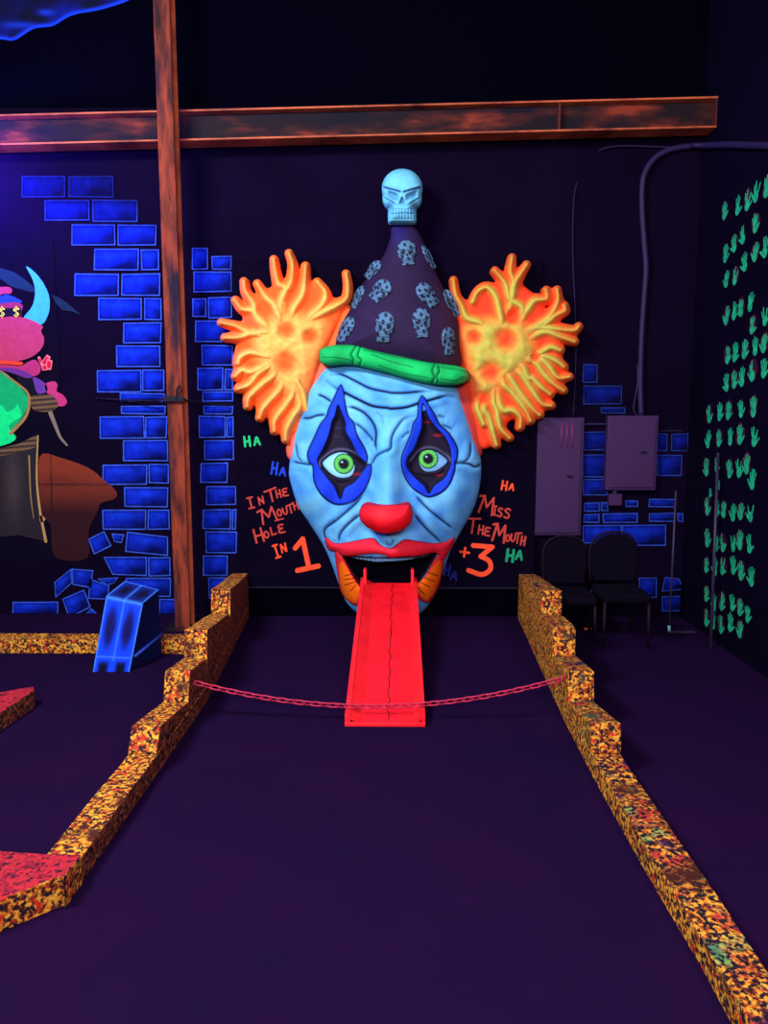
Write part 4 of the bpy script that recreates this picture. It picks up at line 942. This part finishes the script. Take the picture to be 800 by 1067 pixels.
def link_mesh(Lh, r, wd):
    mb = MB(); pts = []
    for k in range(16):
        a = 2*PI*k/16; x = math.cos(a); y = math.sin(a); pts.append((math.copysign(Lh-wd, x)*(1 if abs(x) > .01 else 0)+x*wd, y*wd, 0))
    mb.tube(pts, r, 6, closed=True); return mb.mesh('chain_link')
seg = (cpt(.5+.5/NL)-cpt(.5-.5/NL)).length
lm = link_mesh(seg*.66, .0042, .0125); lm.materials.append(M['chain'])
for k in range(NL):
    t = (k+.5)/NL; d = (cpt(min(1, t+.005))-cpt(max(0, t-.005))).normalized()
    o = bpy.data.objects.new('chain_link', lm); C.objects.link(o); o.parent = chn
    o.location = cpt(t)-chn.location
    q = d.to_track_quat('X', 'Z'); o.rotation_mode = 'QUATERNION'
    from mathutils import Quaternion
    o.rotation_quaternion = q @ Quaternion((1, 0, 0), PI/2*(k % 2)+.5)
for p, s_ in ((cpt(0), 1), (cpt(1), -1)):
    mb = MB(); mb.tube([p+Vector((-.02*s_, 0, 0)), p+Vector((.012*s_, 0, 0))], .007, 8)
    mb.build('end_hook', M['chain'], chn)

# ------------------------------------------------------------------ hand prints on the right wall
HP = [(755,221),(769,215.5),(779,210),(788,201),(799,196),(756,265),(765,255),(774,246),(787,234),(757,292),(766,289),(776,274),(787,264),(797,259),(757,330),(765,325),(772,322),(782,316),(784,340),(797,331),
 (758,371),(766,368),(776,365),(787,362),(796,359),(757,400),(765,397),(773,394),(784,388),(796,385),(739,433),(750,430),(759,429),(772,427),(785,425),(738,459),(749,458),(761,456),(771,454),(786,456),
 (736,488),(747,485),(760,490),(770,489),(778,485),(784,501),(749,506),(740,514),(737,529),(747,531),(754,532),(764,535),(772,534),(782,535),(737,562),(746,567),(753,567),(764,567),(771,564),(781,568),
 (736,590),(745,592),(753,591),(764,590),(772,596),(783,602),(736,620),(744,629),(752,628),(763,629),(771,634),(779,641),(736,645),(743,648),(751,652),(761,650),(771,657)]
hm = empty('handprint_mural', (XR-.003, 4.9, 1.6), 'rows of glowing green hand prints painted on the dark right wall', 'mural')
mg = [mat('green_hand_paint', srgb(36,196,136), .8, .1, col2=srgb(14,112,78), scale=26), mat('dark_red_spray_paint', srgb(74,18,44), .9, .05, col2=srgb(20,10,34), scale=40)]
def cap2(mb, p, q, r0, r1, X, mi):
    p = np.array(p); q = np.array(q); d = (q-p)/np.linalg.norm(q-p); n = np.array([-d[1], d[0]]); ring = []
    for k in range(7): a = PI/2+PI*k/6; ring.append(p+r0*(n*math.sin(a)+d*math.cos(a)))
    for k in range(7): a = -PI/2+PI*k/6; ring.append(q+r1*(n*math.sin(a)+d*math.cos(a)))
    mb.add([(X, c[0], c[1]) for c in ring], [tuple(range(14))], mi)
for i, (u, v) in enumerate(HP):
    p = onx(u, v, XR); y, z = float(p[1]), float(p[2]); small = (u, v) in ((749,506),(740,514)); sc = (.55 if small else 1)*random.uniform(.88, 1.04)
    rt = math.radians(random.uniform(-14, 14)); mir = random.choice((-1, 1)); cr_, sr_ = math.cos(rt), math.sin(rt)
    def T(a, b): a *= mir; return (y+sc*(a*cr_-b*sr_), z+sc*(a*sr_+b*cr_))
    mb = MB(); e = []
    for k in range(14):
        a = 2*PI*k/14; e.append((XR-.002, *T(.034*math.cos(a), -.022+.036*math.sin(a))))
    mb.add(e, [tuple(range(14))])
    k_ = random.random()
    for fx, fy, gx, gy, r in ((-.027,.012,-.040,.056,.0085),(-.009,.018,-.013,.072,.009),(.010,.018,.014,.070,.009),(.026,.008,.038,.050,.008),(.030,-.030,.062,-.002,.0095)):
        if random.random() < .08: continue
        l = random.uniform(.8, 1); cap2(mb, T(fx, fy), T(fx+(gx-fx)*l, fy+(gy-fy)*l), r*sc, r*.8*sc, XR-.0025, 0)
    if i % 2 == 0 and not small:
        e = []
        for k in range(14): a = 2*PI*k/14; e.append((XR-.001, *T(.066*math.cos(a)*random.uniform(.75,1.1), .012+.078*math.sin(a)*random.uniform(.75,1.05))))
        mb.add(e, [tuple(range(14))], 1)
    mb.build('handprint', mg, hm, fix=False)

# ------------------------------------------------------------------ cabinets, conduits and wires on the back wall
def cabinet(u0, v0, u1, v1, dep, label, vents, kn):
    a = at(u0, v0, YW-dep); b = at(u1, v1, YW-dep)
    root = empty('electrical_cabinet', ((a[0]+b[0])/2, YW, b[2]), label, 'cabinet', None)
    mb = MB(); mb.box((a[0], YW-dep, b[2]), (b[0], YW, a[2])); mb.build('body', M['panel'], root, .006)
    m = .022; mb = MB(); mb.box((a[0]+m, YW-dep-.012, b[2]+m), (b[0]-m, YW-dep, a[2]-m)); d = mb.build('door', M['panel'], root, .004)
    p = at(kn[0], kn[1], YW-dep-.012); mb = MB(); mb.box((p[0]-.018, YW-dep-.024, p[2]-.008), (p[0]+.018, YW-dep-.012, p[2]+.008)); mb.tube([(p[0]+.01, YW-dep-.024, p[2]), (p[0]+.01, YW-dep-.036, p[2])], .008); mb.build('latch', M['strap'], d)
    for u in vents:
        p = at(u, v0+6, YW-dep-.012); q = at(u, v0+32, YW-dep-.012); mb = MB(); mb.tube([(p[0], p[1]+.001, p[2]), (p[0], p[1]+.001, q[2])], .006, 8); mb.build('vent_rib', M['rib'], d)
cabinet(557, 435, 605, 558, .055, 'tall purple grey electrical cabinet nearer the clown', (585.5, 591, 596.5), (593, 496))
cabinet(633.5, 433, 683, 511, .07, 'shorter purple grey electrical cabinet with a conduit coming in from above', (), (670, 471))
a = at(635, 515, YW-.06); b = at(648, 527, YW-.06); mb = MB(); mb.box((a[0], YW-.06, b[2]), (b[0], YW, a[2])); mb.box((a[0]+.03, YW-.05, a[2]), (a[0]+.06, YW-.01, a[2]+.035))
tag(mb.build('junction_box', M['panel'], None, .005), 'small square junction box below the shorter cabinet', 'box')
def wire(name, pts, r, m, label, Y=YW-.03, cat='cable', more=()):
    P = spl(pts, 6); W = list(at(P[:, 0], P[:, 1], Y))+[onx(u, v, XR-.03) for u, v in more]; mb = MB(); mb.tube(list(W), r, 8); return tag(mb.build(name, m), label, cat)
wire('conduit', [(668,434),(667,400),(668,360),(669,340),(671,310),(673,280),(671,250),(669,220),(669,195),(672,180),(681,166),(693,158),(706,154),(722,152)], .022, M['cable'], 'thick violet conduit curving down to the shorter cabinet', more=[(738,151.5),(760,151),(780,151.5),(800,152),(830,153)])
wire('cable', [(664,434),(660,425),(664,400),(664,380)], .006, M['wire'], 'short thin cable beside the conduit above the shorter cabinet')
wire('loose_wire', [(624,157),(633,153.5),(650,152),(672,152.5),(700,153.5),(715,152.5)], .006, M['cable'], 'thin loose wire end sticking out left of the conduit bend')
wire('hanging_wire', [(601,190),(598,205),(596.5,240),(597,280),(599,320),(600,360),(599,400),(597,434)], .0035, M['wire'], 'very thin wire hanging down the wall to the tall cabinet')
wire('pipe', [(605,442),(620,442),(634,442)], .008, M['cable'], 'short horizontal pipe joining the two cabinets')
wire('wire_run', [(683,449),(700,449),(711,449)], .004, M['wire'], 'thin horizontal wire right of the shorter cabinet', Y=YW-.005)

# ------------------------------------------------------------------ chairs
def chair(cx, cy, zt, w, label):
    r = empty('banquet_chair', (cx, cy, 0), label, 'chair', None); hw = w/2; sz = zt-.36
    def rm(n_, f, m, bev=.004): mb = MB(); f(mb); return mb.build(n_, m, r, bev)
    # rounded backrest
    def back(mb):
        o = [(-hw*.86, sz+.02), (-hw, sz+.14), (-hw*.97, zt-.1), (-hw*.7, zt-.035), (-hw*.3, zt-.003), (0, zt), (hw*.3, zt-.003), (hw*.7, zt-.035), (hw*.97, zt-.1), (hw, sz+.14), (hw*.86, sz+.02)]
        o = spl(o, 3); f = [(cx+x, cy+.15, z) for x, z in o]; b = [(cx+x, cy+.19, z) for x, z in o]; mb.prism(f, b)
    rm('backrest', back, M['chairc'], .01)
    def frame(mb):
        o = spl([(-hw*.9, 0), (-hw*.95, sz), (-hw*1.02, sz+.14), (-hw, zt-.1), (-hw*.72, zt-.02), (0, zt+.012), (hw*.72, zt-.02), (hw, zt-.1), (hw*1.02, sz+.14), (hw*.95, sz), (hw*.9, 0)], 4)
        mb.tube([(cx+x, cy+.2, z) for x, z in o if z > sz-.05], .009, 8)
    rm('back_frame', frame, M['chairf'], 0)
    rm('seat', lambda mb: mb.box((cx-hw*.98, cy-.2, sz-.06), (cx+hw*.98, cy+.17, sz)), M['chairc'], .02)
    for sx in (-1, 1):
        for yy in (-.17, .19): rm('leg', lambda mb: mb.tube([(cx+sx*hw*.9, cy+yy, sz-.05), (cx+sx*hw*.93, cy+yy*1.08, 0)], .011, 8), M['chairf'], 0)
for (ul, ur, vt, Y, lab) in ((567, 611, 560, 5.62, 'dark round backed chair in shadow under the tall cabinet'), (616, 664, 556, 5.5, 'dark round backed chair in shadow in front of the blue bricks')):
    a = at(ul, vt, Y); b = at(ur, vt, Y); chair(float(a[0]+b[0])/2, Y-.19, float(a[2]), float(b[0]-a[0]), lab)
p = fl(611, 632.5, .0); 
mb = MB(); p = fl(612, 656); mb = MB(); mb.add([(p[0]-.03, p[1], .004), (p[0]+.02, p[1]-.02, .004), (p[0]+.035, p[1]+.01, .012), (p[0]-.01, p[1]+.02, .01), (p[0]-.03, p[1], .001), (p[0]+.02, p[1]-.02, .001), (p[0]+.035, p[1]+.01, .006), (p[0]-.01, p[1]+.02, .004)], [(0,1,2,3),(7,6,5,4),(0,4,5,1),(1,5,6,2),(2,6,7,3),(3,7,4,0)])
tag(mb.build('orange_scrap', mat('orange_scrap_paint', srgb(235,100,60), .8, .1)), 'tiny orange scrap lying on the floor by the chairs', 'scrap')
# stand and rod
p = fl(697, 659); q = at(698, 511, p[1])
st = empty('thin_stand', (p[0], p[1], 0), 'thin upright metal stand with a flat foot near the right wall', 'stand')
mb = MB(); mb.tube([(p[0], p[1], .01), (p[0], p[1], q[2])], .008); mb.build('pole', M['metal'], st)
mb = MB(); mb.box((p[0]-.01, p[1]-.02, 0), (p[0]+.19, p[1]+.02, .012)); mb.build('foot', M['metal'], st, .003)
mb = MB(); mb.tube([(p[0]-.005, p[1]-.012, .012), (p[0]-.008, p[1]-.012, .055)], .012); tag(mb.build('clip', mat('pale_clip', srgb(120,190,190), .6, .2), st), 'pale clip at the foot')
a = onx(748, 472, XR-.03); b = onx(741.5, 655, XR-.09); b[2] = 0
mb = MB(); mb.tube([a, b], .011); tag(mb.build('metal_rod', M['metal']), 'slim violet metal rod leaning on the wall over the green hand prints', 'rod')

# ------------------------------------------------------------------ lights
def area(name, loc, target, size, power, color, sy=None, spread=180):
    l = bpy.data.lights.new(name, 'AREA'); l.shape = 'RECTANGLE'; l.size = size; l.size_y = sy or size; l.energy = power; l.color = color; l.spread = math.radians(spread)
    o = bpy.data.objects.new(name, l); C.objects.link(o); o.location = loc
    d = Vector(target)-Vector(loc); o.rotation_euler = d.to_track_quat('-Z', 'Y').to_euler(); return o
area('key_light', (-2.6, 1.6, 4.3), (0.2, 5.6, 1.2), 1.6, 370, (.88, .95, 1.0), .5)
area('fill_light', (1.9, 0.6, 3.9), (0.3, 5.7, 1.0), 1.4, 125, (1.0, .62, .92), .5)
area('front_light', (-0.3, -0.8, 2.6), (0.1, 5.5, 1.3), 2.0, 205, (.92, .9, 1.0), .6)
area('blue_wash_light', (-3.6, 5.4, 3.35), (-2.9, 6.0, 3.25), .5, 95, (.10, .06, 1.0), .2, 110)
w = bpy.data.worlds.new('world'); bpy.context.scene.world = w; w.use_nodes = True
w.node_tree.nodes['Background'].inputs[0].default_value = (.02, .01, .06, 1); w.node_tree.nodes['Background'].inputs[1].default_value = .3
vs = bpy.context.scene.view_settings
vs.view_transform = 'Standard'; vs.look = 'None'; vs.gamma = 1; vs.exposure = 0; vs.use_curve_mapping = False
